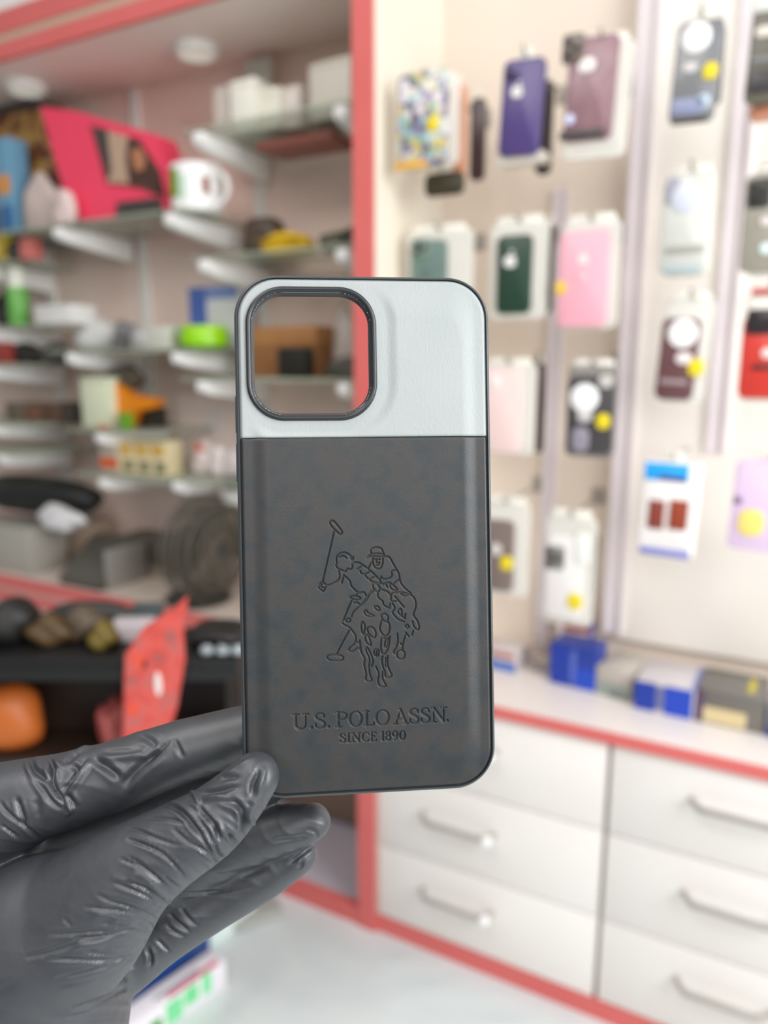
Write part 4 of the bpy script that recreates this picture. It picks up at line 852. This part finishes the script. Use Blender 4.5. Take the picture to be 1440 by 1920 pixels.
GL = {
 'U': [([(0.20, 1), (0.20, 0.32)] + arc(0.50, 0.30, 0.30, 0.30, 180, 360)[1:-1] + [(0.80, 0.32), (0.80, 1)], [T] * 9 + [N_] * 8), ser(0.20, 0.98, 0.19), ser(0.80, 0.98, 0.17)],
 'S': [(SP, SR)],
 'P': [([(0.27, 0), (0.27, 1)], T), ser(0.27, 0.02, 0.22), ([(0.05, 0.98), (0.55, 0.98)] + arc(0.55, 0.74, 0.36, 0.24, 90, -90) + [(0.3, 0.5)], [N_, N_] + tk(arc(0.55, 0.74, 0.36, 0.24, 90, -90)) + [N_])],
 'O': [(arc(0.5, 0.5, 0.42, 0.5, 0, 360, 28), tk(arc(0.5, 0.5, 0.42, 0.5, 0, 360, 28)))],
 'L': [([(0.30, 0), (0.30, 1)], T), ser(0.30, 0.98, 0.24), ([(0.06, 0.02), (0.90, 0.02), (0.95, 0.22)], N_)],
 'A': [([(0.18, 0), (0.52, 1)], N_), ([(0.48, 1.0), (0.84, 0)], T), ([(0.30, 0.36), (0.70, 0.36)], N_), ser(0.16, 0.02, 0.15), ser(0.83, 0.02, 0.17), ([(0.38, 0.98), (0.52, 0.98)], N_)],
 'N': [([(0.20, 0), (0.20, 1)], N_), ([(0.20, 0.98), (0.80, 0.02)], T), ([(0.80, 0), (0.80, 1)], N_), ser(0.20, 0.02, 0.16), ser(0.14, 0.98, 0.13), ser(0.80, 0.98, 0.18)],
 'I': [([(0.5, 0), (0.5, 1)], [0.085, 0.085]), ([(0.0, 0.02), (1.0, 0.02)], N_), ([(0.0, 0.98), (1.0, 0.98)], N_)],
 'C': [(arc(0.56, 0.5, 0.46, 0.5, 42, 318, 20), tk(arc(0.56, 0.5, 0.46, 0.5, 42, 318, 20))), ([(0.92, 0.72), (0.90, 0.9)], N_)],
 'E': [([(0.25, 0), (0.25, 1)], T), ([(0.02, 0.98), (0.85, 0.98), (0.88, 0.8)], N_), ([(0.02, 0.02), (0.90, 0.02), (0.96, 0.22)], N_), ([(0.27, 0.52), (0.66, 0.52)], N_), ([(0.66, 0.42), (0.66, 0.62)], N_)],
 '1': [([(0.55, 0), (0.55, 1), (0.15, 0.84)], [T, T, N_]), ser(0.55, 0.02, 0.40)],
 '8': [(arc(0.5, 0.76, 0.32, 0.23, 0, 360, 18), 0.065), (arc(0.5, 0.27, 0.40, 0.27, 0, 360, 18), 0.07)],
 '9': [(arc(0.5, 0.68, 0.38, 0.31, 0, 360, 18), 0.068), ([(0.88, 0.68), (0.84, 0.40), (0.66, 0.15), (0.30, 0.0)], [T, T, 0.06, N_])],
 '0': [(arc(0.5, 0.5, 0.40, 0.5, 0, 360, 24), tk(arc(0.5, 0.5, 0.40, 0.5, 0, 360, 24)))],
 '.': [([(0.5, 0.07), (0.5, 0.08)], 0.095)],
}
def put_text(items, bl, br, tl):
    """items: (char, u0, u1) along the baseline bl->br; tl gives the cap height at the left"""
    B0, B1, T0 = cpx(*bl), cpx(*br), cpx(*tl); ex = (B1[0] - B0[0], B1[1] - B0[1]); hgt = math.hypot(T0[0] - B0[0], T0[1] - B0[1]); L = math.hypot(*ex); dx, dy = ex[0] / L, ex[1] / L
    for ch, u0, u1 in items:
        wd = (u1 - u0) * L
        for pts, r in GL[ch]:
            P = []
            for x, y in pts:
                X_ = u0 * L + x * wd; Y_ = y * hgt; P.append((B0[0] + dx * X_ - dy * Y_, B0[1] + dy * X_ + dx * Y_))
            rs = r if isinstance(r, (list, tuple)) else [r] * len(P)
            if len(rs) != len(P): rs = [rs[min(i, len(rs) - 1)] for i in range(len(P))]
            stroke(P, [q * hgt for q in rs])
nrm = lambda L, a, c: [(ch, (x0 - a) / (c - a), (x1 - a) / (c - a)) for ch, x0, x1 in L]
put_text(nrm([('U', 112, 235), ('.', 237, 267), ('S', 275, 358), ('.', 364, 394), ('P', 425, 520), ('O', 527, 632), ('L', 634, 722), ('O', 724, 836), ('A', 858, 978), ('S', 980, 1058), ('S', 1066, 1142), ('N', 1142, 1268), ('.', 1255, 1285)], 112, 1285),
         (520 + 112 / 4, 1290 + 306 / 4), (520 + 1285 / 4, 1290 + 247 / 4), (520 + 112 / 4, 1290 + 194 / 4))
put_text(nrm([('S', 466, 512), ('I', 518, 548), ('N', 550, 626), ('C', 630, 688), ('E', 694, 742), ('1', 772, 802), ('8', 806, 850), ('9', 856, 904), ('0', 912, 960)], 466, 960),
         (520 + 466 / 4, 1290 + 405 / 4), (520 + 960 / 4, 1290 + 382 / 4), (520 + 466 / 4, 1290 + 337 / 4))
SX = [s[0] for s in STROKES] + [s[3] for s in STROKES]; SY = [s[1] for s in STROKES] + [s[4] for s in STROKES]
fx0, fx1, fy0, fy1 = min(SX) - 0.0008, max(SX) + 0.0008, min(SY) - 0.0008, max(SY) + 0.0008
STEP = 0.00012
xs = np.concatenate([np.linspace(-PHW, -PHW + 0.002, 8)[:-1], np.linspace(-PHW + 0.002, fx0, 40)[:-1], np.arange(fx0, fx1, STEP), np.linspace(fx1, PHW - 0.002, 40)[:-1], np.linspace(PHW - 0.002, PHW, 8)])
ys = np.concatenate([np.linspace(-PHH, -PHH + 0.002, 8)[:-1], np.linspace(-PHH + 0.002, fy0, 36)[:-1], np.arange(fy0, fy1, STEP), np.linspace(fy1, SEAM - 0.0001, 60)])
Xg, Yg = np.meshgrid(xs, ys); hw = halfwidth(Yg); lim = 0.026
Xg = np.where(np.abs(Xg) > lim, np.sign(Xg) * (lim + (np.abs(Xg) - lim) * (hw - lim) / (PHW - lim)), Xg)
dep = np.zeros_like(Xg)
for x0, y0, r0, x1, y1, r1 in STROKES:
    m_ = max(r0, r1) + 0.0004
    i0, i1 = np.searchsorted(xs, min(x0, x1) - m_), np.searchsorted(xs, max(x0, x1) + m_); j0, j1 = np.searchsorted(ys, min(y0, y1) - m_), np.searchsorted(ys, max(y0, y1) + m_)
    if i1 <= i0 or j1 <= j0: continue
    X_, Y_ = Xg[j0:j1, i0:i1], Yg[j0:j1, i0:i1]; dx, dy = x1 - x0, y1 - y0; L2 = dx * dx + dy * dy + 1e-14
    t = np.clip(((X_ - x0) * dx + (Y_ - y0) * dy) / L2, 0, 1); d = np.hypot(X_ - x0 - t * dx, Y_ - y0 - t * dy); rr_ = r0 + (r1 - r0) * t
    v = sstep(rr_ + 0.00013 - d, 0, 0.00026)
    dep[j0:j1, i0:i1] = np.maximum(dep[j0:j1, i0:i1], v)
Zg = pad(Xg, Yg, False) - 0.00055 * dep - 0.0004 * (1 - sstep(SEAM - Yg, 0, 0.0005))
BLACK_LEATHER = mottled([(44, 48, 50), (49, 53, 55), (58, 56, 55), (48, 53, 54)], 130, 0.44, 0.5, detail=10, bump=0.22, bump_scale=1500, bump_dist=0.0002, distort=0.3, contrast=(0.25, 0.75))
link('lower_leather', grid_mesh('lower_leather', Xg, Yg, Zg), BLACK_LEATHER, case, smooth=0)['label'] = 'charcoal leather lower panel with debossed polo emblem and lettering'

# ------------------------------------------------------------------ gloved hand
# built in the hand's own frame: X right, Y up, Z towards the viewer, origin at the camera point projected to the wrist side
HM = Matrix.Translation(CAM) @ CB3.to_4x4()
def hp(x, y, d): return ((x - 720) / F_PX * d, (960 - y) / F_PX * d, -d)
CH = {
 'palm':   [(-210, 1720, .262, 150), (-60, 1640, .266, 135), (60, 1680, .272, 120), (120, 1800, .268, 120), (60, 1980, .262, 160), (-60, 2160, .27, 175)],
 'index':  [(-120, 1560, .260, 104), (-20, 1528, .2575, 92), (70, 1497, .2555, 76), (110, 1488, .2555, 73), (200, 1460, .2555, 66), (330, 1412, .2565, 58), (450, 1378, .2585, 53), (540, 1352, .2590, 44)],
 'middle': [(-20, 1640, .276, 90), (120, 1592, .276, 76), (250, 1545, .2745, 66), (400, 1490, .2715, 58), (500, 1452, .2690, 52), (590, 1424, .2660, 42)],
 'ring':   [(60, 1760, .272, 82), (190, 1705, .274, 70), (330, 1640, .2725, 58), (450, 1580, .268, 51), (540, 1552, .2650, 43), (586, 1541, .2635, 34)],
 'pinky':  [(120, 1840, .266, 80), (210, 1810, .268, 68), (300, 1752, .270, 56), (400, 1695, .2715, 48), (500, 1640, .2705, 42), (562, 1602, .2690, 34)],
 'thumb':  [(-60, 2150, .258, 185), (50, 1960, .250, 176), (60, 1790, .244, 160), (143, 1730, .2395, 133), (228, 1651, .2335, 97), (302, 1599, .2312, 79), (390, 1545, .2297, 67), (442, 1497, .2297, 56), (478, 1456, .2302, 46)],
}
VOX = 0.00055
lo = np.array([-0.185, -0.215, -0.305]); hi = np.array([-0.012, -0.058, -0.205])
dim = np.ceil((hi - lo) / VOX).astype(int)
axx = [lo[k] + VOX * np.arange(dim[k]) for k in range(3)]
BIG = np.float32(0.05)
def seg_field(A, ra, Bq, rb, pad_):
    mn = np.minimum(A - ra, Bq - rb) - pad_; mx = np.maximum(A + ra, Bq + rb) + pad_
    sl = []
    for k in range(3):
        i0 = max(0, int((mn[k] - lo[k]) / VOX)); i1 = min(dim[k], int((mx[k] - lo[k]) / VOX) + 2)
        if i1 <= i0: return None
        sl.append(slice(i0, i1))
    g = [axx[k][sl[k]].astype(np.float32) for k in range(3)]
    X_, Y_, Z_ = g[0][:, None, None] - A[0], g[1][None, :, None] - A[1], g[2][None, None, :] - A[2]
    dv = (Bq - A); L2 = float(dv @ dv)
    t = np.clip((X_ * dv[0] + Y_ * dv[1] + Z_ * dv[2]) / L2, 0, 1)
    d = np.sqrt((X_ - t * dv[0]) ** 2 + (Y_ - t * dv[1]) ** 2 + (Z_ - t * dv[2]) ** 2) - (ra + (rb - ra) * t)
    return tuple(sl), d.astype(np.float32)
def smin(a, b_, k):
    h = np.maximum(k - np.abs(a - b_), 0) / k; return np.minimum(a, b_) - h * h * k * 0.25
def chain_nodes(P):
    """Catmull-Rom refinement of the joint list"""
    P = [np.array((*hp(x, y, d), r * d / F_PX)) for x, y, d, r in P]; out = []
    for i in range(len(P) - 1):
        p0, p1, p2, p3 = P[max(i - 1, 0)], P[i], P[i + 1], P[min(i + 2, len(P) - 1)]
        for t in np.arange(8) / 8: out.append(0.5 * (2 * p1 + (p2 - p0) * t + (2 * p0 - 5 * p1 + 4 * p2 - p3) * t * t + (3 * p1 - p0 - 3 * p2 + p3) * t ** 3))
    return out + [P[-1]]
field = None; NODES = {}
for nm in ('palm', 'index', 'middle', 'ring', 'pinky', 'thumb'):
    nodes = chain_nodes(CH[nm]); NODES[nm] = nodes
    f = np.full(dim, BIG, np.float32)
    for a, c in zip(nodes, nodes[1:]):
        s = seg_field(a[:3], a[3], c[:3], c[3], 0.008)
        if s is None: continue
        f[s[0]] = np.minimum(f[s[0]], s[1])
    if field is None: field = f
    else:
        k = np.float32({'index': 0.004, 'middle': 0.003, 'ring': 0.0025, 'pinky': 0.0016, 'thumb': 0.0035}[nm])
        field = smin(field, f, k)
    del f
# keep the glove off the case: flatten where it presses
inv = np.array((CMi @ HM).to_3x3()); tr = np.array((CMi @ HM).translation)
gx, gy, gz = axx[0][:, None, None], axx[1][None, :, None], axx[2][None, None, :]
lx = inv[0, 0] * gx + inv[0, 1] * gy + inv[0, 2] * gz + tr[0]; ly = inv[1, 0] * gx + inv[1, 1] * gy + inv[1, 2] * gz + tr[1]; lz = inv[2, 0] * gx + inv[2, 1] * gy + inv[2, 2] * gz + tr[2]
cd = np.maximum(np.maximum(np.abs(lx) - HWc, np.abs(ly) - HHc), np.maximum(lz - 0.0006, -0.0114 - lz)).astype(np.float32)
field = np.maximum(field, -cd); del lx, ly, lz, cd

def surface_nets(f, origin, h):
    s = f < 0; nx, ny, nz = f.shape
    c = np.zeros((nx - 1, ny - 1, nz - 1), np.int8)
    for i in (0, 1):
        for j in (0, 1):
            for k in (0, 1): c += s[i:nx - 1 + i, j:ny - 1 + j, k:nz - 1 + k]
    act = np.argwhere((c > 0) & (c < 8)); vid = np.full(c.shape, -1, np.int32); vid[tuple(act.T)] = np.arange(len(act))
    acc = np.zeros((len(act), 3)); cnt = np.zeros(len(act))
    corners = [(i, j, k) for i in (0, 1) for j in (0, 1) for k in (0, 1)]
    for a in corners:
        for ax_ in range(3):
            if a[ax_]: continue
            b_ = list(a); b_[ax_] = 1
            fa = f[act[:, 0] + a[0], act[:, 1] + a[1], act[:, 2] + a[2]]; fb = f[act[:, 0] + b_[0], act[:, 1] + b_[1], act[:, 2] + b_[2]]
            cr = (fa < 0) != (fb < 0); t = np.where(cr, fa / np.where(cr, fa - fb, 1), 0)
            p = np.array(a, float)[None] + np.zeros((len(act), 1)); p[:, ax_] += t
            acc[cr] += p[cr]; cnt[cr] += 1
    V = (act + acc / cnt[:, None]) * h + origin
    Q = []
    for ax_ in range(3):
        o1, o2 = [(1, 2), (2, 0), (0, 1)][ax_]
        sl0 = [slice(None)] * 3; sl1 = [slice(None)] * 3; sl0[ax_] = slice(0, -1); sl1[ax_] = slice(1, None)
        e = np.argwhere(s[tuple(sl0)] != s[tuple(sl1)]); ok = (e[:, o1] > 0) & (e[:, o2] > 0) & (e[:, o1] < f.shape[o1] - 1) & (e[:, o2] < f.shape[o2] - 1); e = e[ok]
        neg = s[tuple(sl0)][tuple(e.T)]
        def vv(d1, d2):
            q = e.copy(); q[:, o1] -= d1; q[:, o2] -= d2; return vid[tuple(q.T)]
        a, b_, c_, d_ = vv(1, 1), vv(0, 1), vv(0, 0), vv(1, 0)
        q = np.stack([a, b_, c_, d_], 1); q[~neg] = q[~neg][:, ::-1]; Q.append(q)
    return V, np.concatenate(Q)
V, Q = surface_nets(field, lo, VOX)
del field
def vnormals(V, Q):
    n = np.cross(V[Q[:, 2]] - V[Q[:, 0]], V[Q[:, 3]] - V[Q[:, 1]]); N = np.zeros_like(V)
    for k in range(4):
        for ax_ in range(3): N[:, ax_] += np.bincount(Q[:, k], n[:, ax_], len(V))
    return N / (np.linalg.norm(N, axis=1, keepdims=True) + 1e-12)
E1 = np.concatenate([Q[:, [0, 1]], Q[:, [1, 2]], Q[:, [2, 3]], Q[:, [3, 0]]])
def smooth(V, it, lam=0.5):
    for _ in range(it):
        S = np.stack([np.bincount(E1[:, 0], V[E1[:, 1], k], len(V)) + np.bincount(E1[:, 1], V[E1[:, 0], k], len(V)) for k in range(3)], 1)
        C_ = np.bincount(E1[:, 0], minlength=len(V)) + np.bincount(E1[:, 1], minlength=len(V)); V = V + lam * (S / C_[:, None] - V)
    return V
V = smooth(V, 14)
Nn = vnormals(V, Q)
# nearest digit per vertex
def chain_dist(V, nodes):
    best = np.full(len(V), 9.0)
    for a, c in zip(nodes, nodes[1:]):
        dv = c[:3] - a[:3]; t = np.clip(((V - a[:3]) @ dv) / (dv @ dv), 0, 1); d = np.linalg.norm(V - a[:3] - t[:, None] * dv, axis=1) - (a[3] + (c[3] - a[3]) * t); best = np.minimum(best, d)
    return best
names = list(NODES); DD = np.stack([chain_dist(V, NODES[k]) for k in names], 1); who = DD.argmin(1)
PX = 720 + F_PX * V[:, 0] / -V[:, 2]; PY_ = 960 - F_PX * V[:, 1] / -V[:, 2]
facing = np.clip(-(Nn * V).sum(1) / np.linalg.norm(V, axis=1), 0, 1)
# creases and folds of the thin glove: (digits, scale/origin of the traced coordinates, line, width px, depth mm; negative depth = raised ridge)
C1, C2, C3, C4 = (4.8, 0, 1310), (4.8, 240, 1380), (4, 0, 1560), (3.79, 260, 1480)
TMB, IDX, LOW = ('thumb', 'palm'), ('index', 'palm'), ('ring', 'pinky', 'palm')
FOLDS = [
 (TMB, C2, '320 615 430 640 520 720 600 830 680 890', 4.5, 1.1), (TMB, C2, '620 640 700 730 780 800 810 880 810 950', 4.5, 1.1), (TMB, C2, '870 570 960 600 1030 680 1060 780 1030 880 1000 960', 5.5, 1.5),
 (TMB, C2, '1170 290 1180 340 1120 440 1130 540', 5.5, 1.0), (TMB, C2, '830 380 900 370 1000 375', 5, 0.5), (TMB, C2, '650 520 800 500 900 480 1000 450', 4.5, 0.7), (TMB, C2, '410 840 500 920 560 970 700 1040 780 1120 810 1180', 2.8, 0.8),
 (TMB, C2, '550 800 620 870 700 960 760 1060 790 1100', 2.8, 0.7), (TMB, C2, '780 980 800 1040 850 1110', 3, 0.8), (TMB, C2, '0 930 150 980 280 1040 380 1120 450 1200 510 1280', 3, 0.8), (TMB, C2, '0 830 100 850 200 900 330 950 480 990', 3, 0.45),
 (TMB, C2, '0 1090 100 1140 250 1270 380 1370', 3, 0.6), (TMB, C2, '330 1270 400 1330 470 1370', 3, 0.6), (TMB, C2, '0 1310 120 1360 250 1440', 3, 0.5), (TMB, C2, '900 880 960 960 990 1000', 3.5, 0.8), (TMB, C2, '150 740 300 740 420 760 540 800', 3, 0.4),
 (TMB, C2, '560 600 620 640 700 760 780 900 830 1000', 3.2, -0.7), (TMB, C2, '690 570 800 540 900 560 980 640 1000 740', 5, -0.7), (TMB, C2, '1080 800 1130 600 1200 400 1210 300', 5, -0.6), (TMB, C2, '510 430 560 480 620 560 640 640', 4, -0.6), (TMB, C2, '820 380 900 340 1000 270 1130 190', 3.5, -0.45),
 (TMB, C2, '820 800 870 900 960 980', 3.2, -0.5), (TMB, C2, '600 740 700 900 790 1060', 3, -0.45), (TMB, C2, '470 900 600 1000 760 1130', 3, -0.4),
 (TMB, C3, '640 565 800 580 950 600 1040 630', 2.8, 0.55), (TMB, C3, '730 470 850 530 950 560 1030 600', 2.8, 0.5), (TMB, C3, '860 380 1000 440 1100 490 1160 530', 2.8, 0.55), (TMB, C3, '940 370 1050 410 1140 480', 2.6, 0.4), (TMB, C3, '900 200 1050 260 1150 330 1230 410', 3, 0.55),
 (TMB, C3, '560 800 720 800 850 775 960 740 1040 745', 4, 1.0), (TMB, C3, '380 770 550 760 750 745 850 735', 3.5, 0.45), (TMB, C3, '200 940 400 900 560 840 640 810', 4, 0.5), (TMB, C3, '330 950 520 955 700 965 850 970 960 930 1030 890', 4, 0.55),
 (TMB, C3, '430 1100 650 1060 830 1000 980 930', 4, 0.5), (TMB, C3, '550 1330 700 1290 850 1220 970 1150', 4.5, 0.5), (TMB, C3, '640 905 800 920 900 915', 3.5, 0.35), (TMB, C3, '560 860 750 850 950 830', 5, -0.4), (TMB, C3, '700 620 850 650 1000 680', 6, -0.4), (TMB, C3, '450 1180 700 1130 900 1060', 5, -0.3),
 (TMB, C3, '480 650 530 700', 3, 0.3), (TMB, C3, '900 1010 980 960 1030 930', 3, 0.5),
 (IDX, C1, '460 520 470 600 460 740 500 820 560 900 620 960', 5, 1.6), (IDX, C1, '590 850 640 920 680 980', 5, 1.1), (IDX, C1, '640 610 690 620 690 680 620 790 560 830', 5, 1.0), (IDX, C1, '270 520 290 620 380 700 450 760', 5.5, 1.1),
 (IDX, C1, '850 560 940 600 1040 680 1080 720', 7, 1.2), (IDX, C1, '1440 470 1340 550 1230 640 1100 800', 8, 1.2), (IDX, C1, '150 900 190 1020 230 1140', 4.5, 1.1), (IDX, C1, '0 930 40 1000 100 1060 230 1150 350 1260', 3.5, 0.9), (IDX, C1, '0 1130 80 1190 160 1250', 3, 0.8),
 (IDX, C1, '250 650 330 760 420 880 500 960 600 990', 5, 0.7), (IDX, C1, '830 550 760 640 700 720 600 850', 5, -1.1), (IDX, C1, '470 740 540 850 630 970 640 1020 600 1050', 3.5, -0.9), (IDX, C1, '640 490 760 440 830 400 1000 350 1200 295', 3.5, -0.7),
 (IDX, C1, '450 500 480 560 560 620', 4, -0.8), (IDX, C1, '240 560 260 660 330 780 430 920', 5, -0.7), (IDX, C1, '900 540 1100 530 1300 500', 6, -0.7), (IDX, C1, '1440 430 1380 480 1300 540', 3.5, -0.7), (IDX, C1, '700 480 640 540 590 580', 5, 0.6), (IDX, C1, '1250 330 1350 370 1400 430', 6, 0.5),
 (IDX, C2, '420 40 450 100 490 190', 4, 0.6), (IDX, C2, '380 50 250 150 180 210', 4, 0.6), (IDX, C1, '320 900 350 1000 340 1080', 7, 0.5),
 (LOW, C4, '1070 525 1150 470 1250 390', 3.5, 0.8), (LOW, C4, '1140 560 1170 510', 3, 0.6), (LOW, C4, '220 890 290 960 360 1010', 3.5, 0.7), (LOW, C4, '200 970 270 1030 330 1040', 3, 0.6), (LOW, C4, '130 1070 190 1130 220 1150', 3, 0.6), (LOW, C4, '300 850 380 950 420 960', 3.5, 0.5),
 (LOW, C4, '960 370 1080 350 1200 340', 4, 0.4), (LOW, C4, '250 740 450 740 700 710 800 690', 3, 0.5), (LOW, C4, '1200 290 1260 300 1270 350', 3, 0.5), (LOW, C4, '60 1130 90 1200 80 1260', 4, 0.8), (LOW, C4, '500 620 700 600 900 560', 6, 0.4),
]
disp = np.zeros(len(V))
for digits, (k, ox, oy), s, wpx, dmm in FOLDS:
    v = [float(t) for t in s.split()]; P = np.array([(ox + v[i] / k, oy + v[i + 1] / k) for i in range(0, len(v), 2)])
    # rounded polyline
    for _ in range(2):
        Pn = [P[0]]
        for a, c in zip(P, P[1:]): Pn += [0.75 * a + 0.25 * c, 0.25 * a + 0.75 * c]
        P = np.array(Pn + [P[-1]])
    sel = np.isin(who, [names.index(d) for d in digits]) & (facing > 0.0) & (PX > P[:, 0].min() - 4 * wpx) & (PX < P[:, 0].max() + 4 * wpx) & (PY_ > P[:, 1].min() - 4 * wpx) & (PY_ < P[:, 1].max() + 4 * wpx)
    if digits is TMB or digits is IDX: sel &= (V[:, 2] > -0.262)
    ii = np.nonzero(sel)[0]
    if not len(ii): continue
    best = np.full(len(ii), 1e9); par = np.zeros(len(ii)); L = np.r_[0, np.cumsum(np.linalg.norm(np.diff(P, axis=0), axis=1))]
    for j in range(len(P) - 1):
        dv = P[j + 1] - P[j]; l2 = dv @ dv + 1e-9; qx, qy = PX[ii] - P[j, 0], PY_[ii] - P[j, 1]
        t = np.clip((qx * dv[0] + qy * dv[1]) / l2, 0, 1); d = np.hypot(qx - t * dv[0], qy - t * dv[1]); u_ = d < best
        best = np.where(u_, d, best); par = np.where(u_, (L[j] + t * (L[j + 1] - L[j])) / L[-1], par)
    taper = np.clip(np.minimum(par, 1 - par) / 0.22, 0, 1) ** 0.7; taper = 0.15 + 0.85 * taper
    g = np.exp(-(best / wpx) ** 2) - 0.28 * np.exp(-((best - 1.9 * wpx) / (0.9 * wpx)) ** 2)
    disp[ii] -= dmm * 0.0013 * g * taper * sstep(facing[ii], 0.0, 0.14)
# fine gathers running in from the inner edge of the thumb, and a general slack crumple of the film
EDGE = np.array([(520, 1540), (450, 1595), (400, 1640), (350, 1672), (300, 1705), (268, 1740), (262, 1790), (250, 1840), (232, 1915), (215, 1990)], float)
ii = np.nonzero(np.isin(who, [names.index('thumb')]) & (facing > 0.0) & (PY_ > 1500))[0]
Lc = np.r_[0, np.cumsum(np.linalg.norm(np.diff(EDGE, axis=0), axis=1))]; best = np.full(len(ii), 1e9); uu = np.zeros(len(ii))
for j in range(len(EDGE) - 1):
    dv = EDGE[j + 1] - EDGE[j]; l2 = dv @ dv; qx, qy = PX[ii] - EDGE[j, 0], PY_[ii] - EDGE[j, 1]; t = np.clip((qx * dv[0] + qy * dv[1]) / l2, 0, 1); d = np.hypot(qx - t * dv[0], qy - t * dv[1]); m_ = d < best
    best = np.where(m_, d, best); uu = np.where(m_, Lc[j] + t * math.sqrt(l2), uu)
ph = uu - 0.38 * best + 5 * np.sin(best / 31.0) + 3 * np.sin(PY_[ii] / 17.0)
wv = 0.6 * (1 - np.abs(np.sin(ph / 11.5 + 0.6 * np.sin(ph / 37.0)))) ** 1.5 + 0.4 * (1 - np.abs(np.sin(ph / 6.3 + 1.0))) ** 1.5
env = (1 - sstep(best, 30, 120)) * (0.65 + 0.35 * np.sin(uu / 43.0 + 0.7))
disp[ii] += 0.0015 * (wv - 0.4) * env * sstep(facing[ii], 0.0, 0.12)
q1 = V * 1000.0
cr_ = (1 - np.abs(np.sin(q1[:, 0] / 5.1 + q1[:, 1] / 2.6 + 1.3 * np.sin(q1[:, 2] / 4.0 + q1[:, 0] / 9.0)))) ** 2 * (0.5 + 0.5 * np.sin(q1[:, 0] / 7.7 - q1[:, 1] / 6.1))
disp += 0.00026 * (cr_ - 0.2) * np.where(np.isin(who, [names.index('index'), names.index('ring'), names.index('pinky'), names.index('middle')]), 1.0, 0.25)
V = V + Nn * disp[:, None]
V = smooth(V, 1, 0.3)
GLOVE = mottled([(48, 50, 55), (57, 59, 64), (51, 54, 57)], 60, 0.47, 1.0, bump=0.25, bump_scale=700, bump_dist=0.00015, distort=1.5)
hand = link('gloved_hand', np_mesh('gloved_hand', V, Q), GLOVE, None, HM, smooth=0)
tag(hand, 'hand in a wrinkled black nitrile glove pinching the phone case', 'hand')

# ------------------------------------------------------------------ light
w = bpy.data.worlds.new('world'); sc.world = w; w.use_nodes = True
nt = w.node_tree; bg = nt.nodes['Background']
tc = nt.nodes.new('ShaderNodeTexCoord'); sx = nt.nodes.new('ShaderNodeSeparateXYZ'); nt.links.new(tc.outputs['Generated'], sx.inputs['Vector'])
cr = nt.nodes.new('ShaderNodeValToRGB'); mr = nt.nodes.new('ShaderNodeMapRange'); mr.inputs['From Min'].default_value = -1; nt.links.new(sx.outputs['Z'], mr.inputs['Value']); nt.links.new(mr.outputs['Result'], cr.inputs['Fac'])
cr.color_ramp.elements[0].position = 0.35; cr.color_ramp.elements[0].color = (0.12, 0.115, 0.11, 1); cr.color_ramp.elements[1].position = 0.8; cr.color_ramp.elements[1].color = (0.96, 0.97, 1.0, 1)
nt.links.new(cr.outputs['Color'], bg.inputs['Color']); bg.inputs['Strength'].default_value = 0.52
def area(name, loc, target, sx, sy, power, col=(1, 1, 1)):
    l = bpy.data.lights.new(name, 'AREA'); l.shape = 'RECTANGLE'; l.size = sx; l.size_y = sy; l.energy = power; l.color = col
    o = bpy.data.objects.new(name, l); COL.objects.link(o); o.location = loc
    o.rotation_euler = (Vector(target) - Vector(loc)).to_track_quat('-Z', 'Y').to_euler(); return o
area('right_key_light', (1.2, -0.35, 1.45), (0.1, 0.75, 0.8), 1.0, 1.2, 36, (0.97, 0.99, 1.0))  # unseen key light added to rake the case and display wall from the right
area('front_fill_light', (0.0, -1.6, 2.0), (0.2, 1.3, 0.8), 1.6, 1.0, 15, (1.0, 0.98, 0.96))  # unseen fill added behind the camera to brighten the white board and alcove
area('ceiling_panel_light', (-0.7, 0.0, 2.45), (0.2, 1.0, 0.9), 1.2, 0.6, 13, (1.0, 0.96, 0.92))
sc.view_settings.view_transform = 'Standard'; sc.view_settings.look = 'None'; sc.view_settings.gamma = 1.0; sc.view_settings.use_curve_mapping = False
sc.view_settings.exposure = 0.0
sc.cycles.max_bounces = 8; sc.cycles.transparent_max_bounces = 12
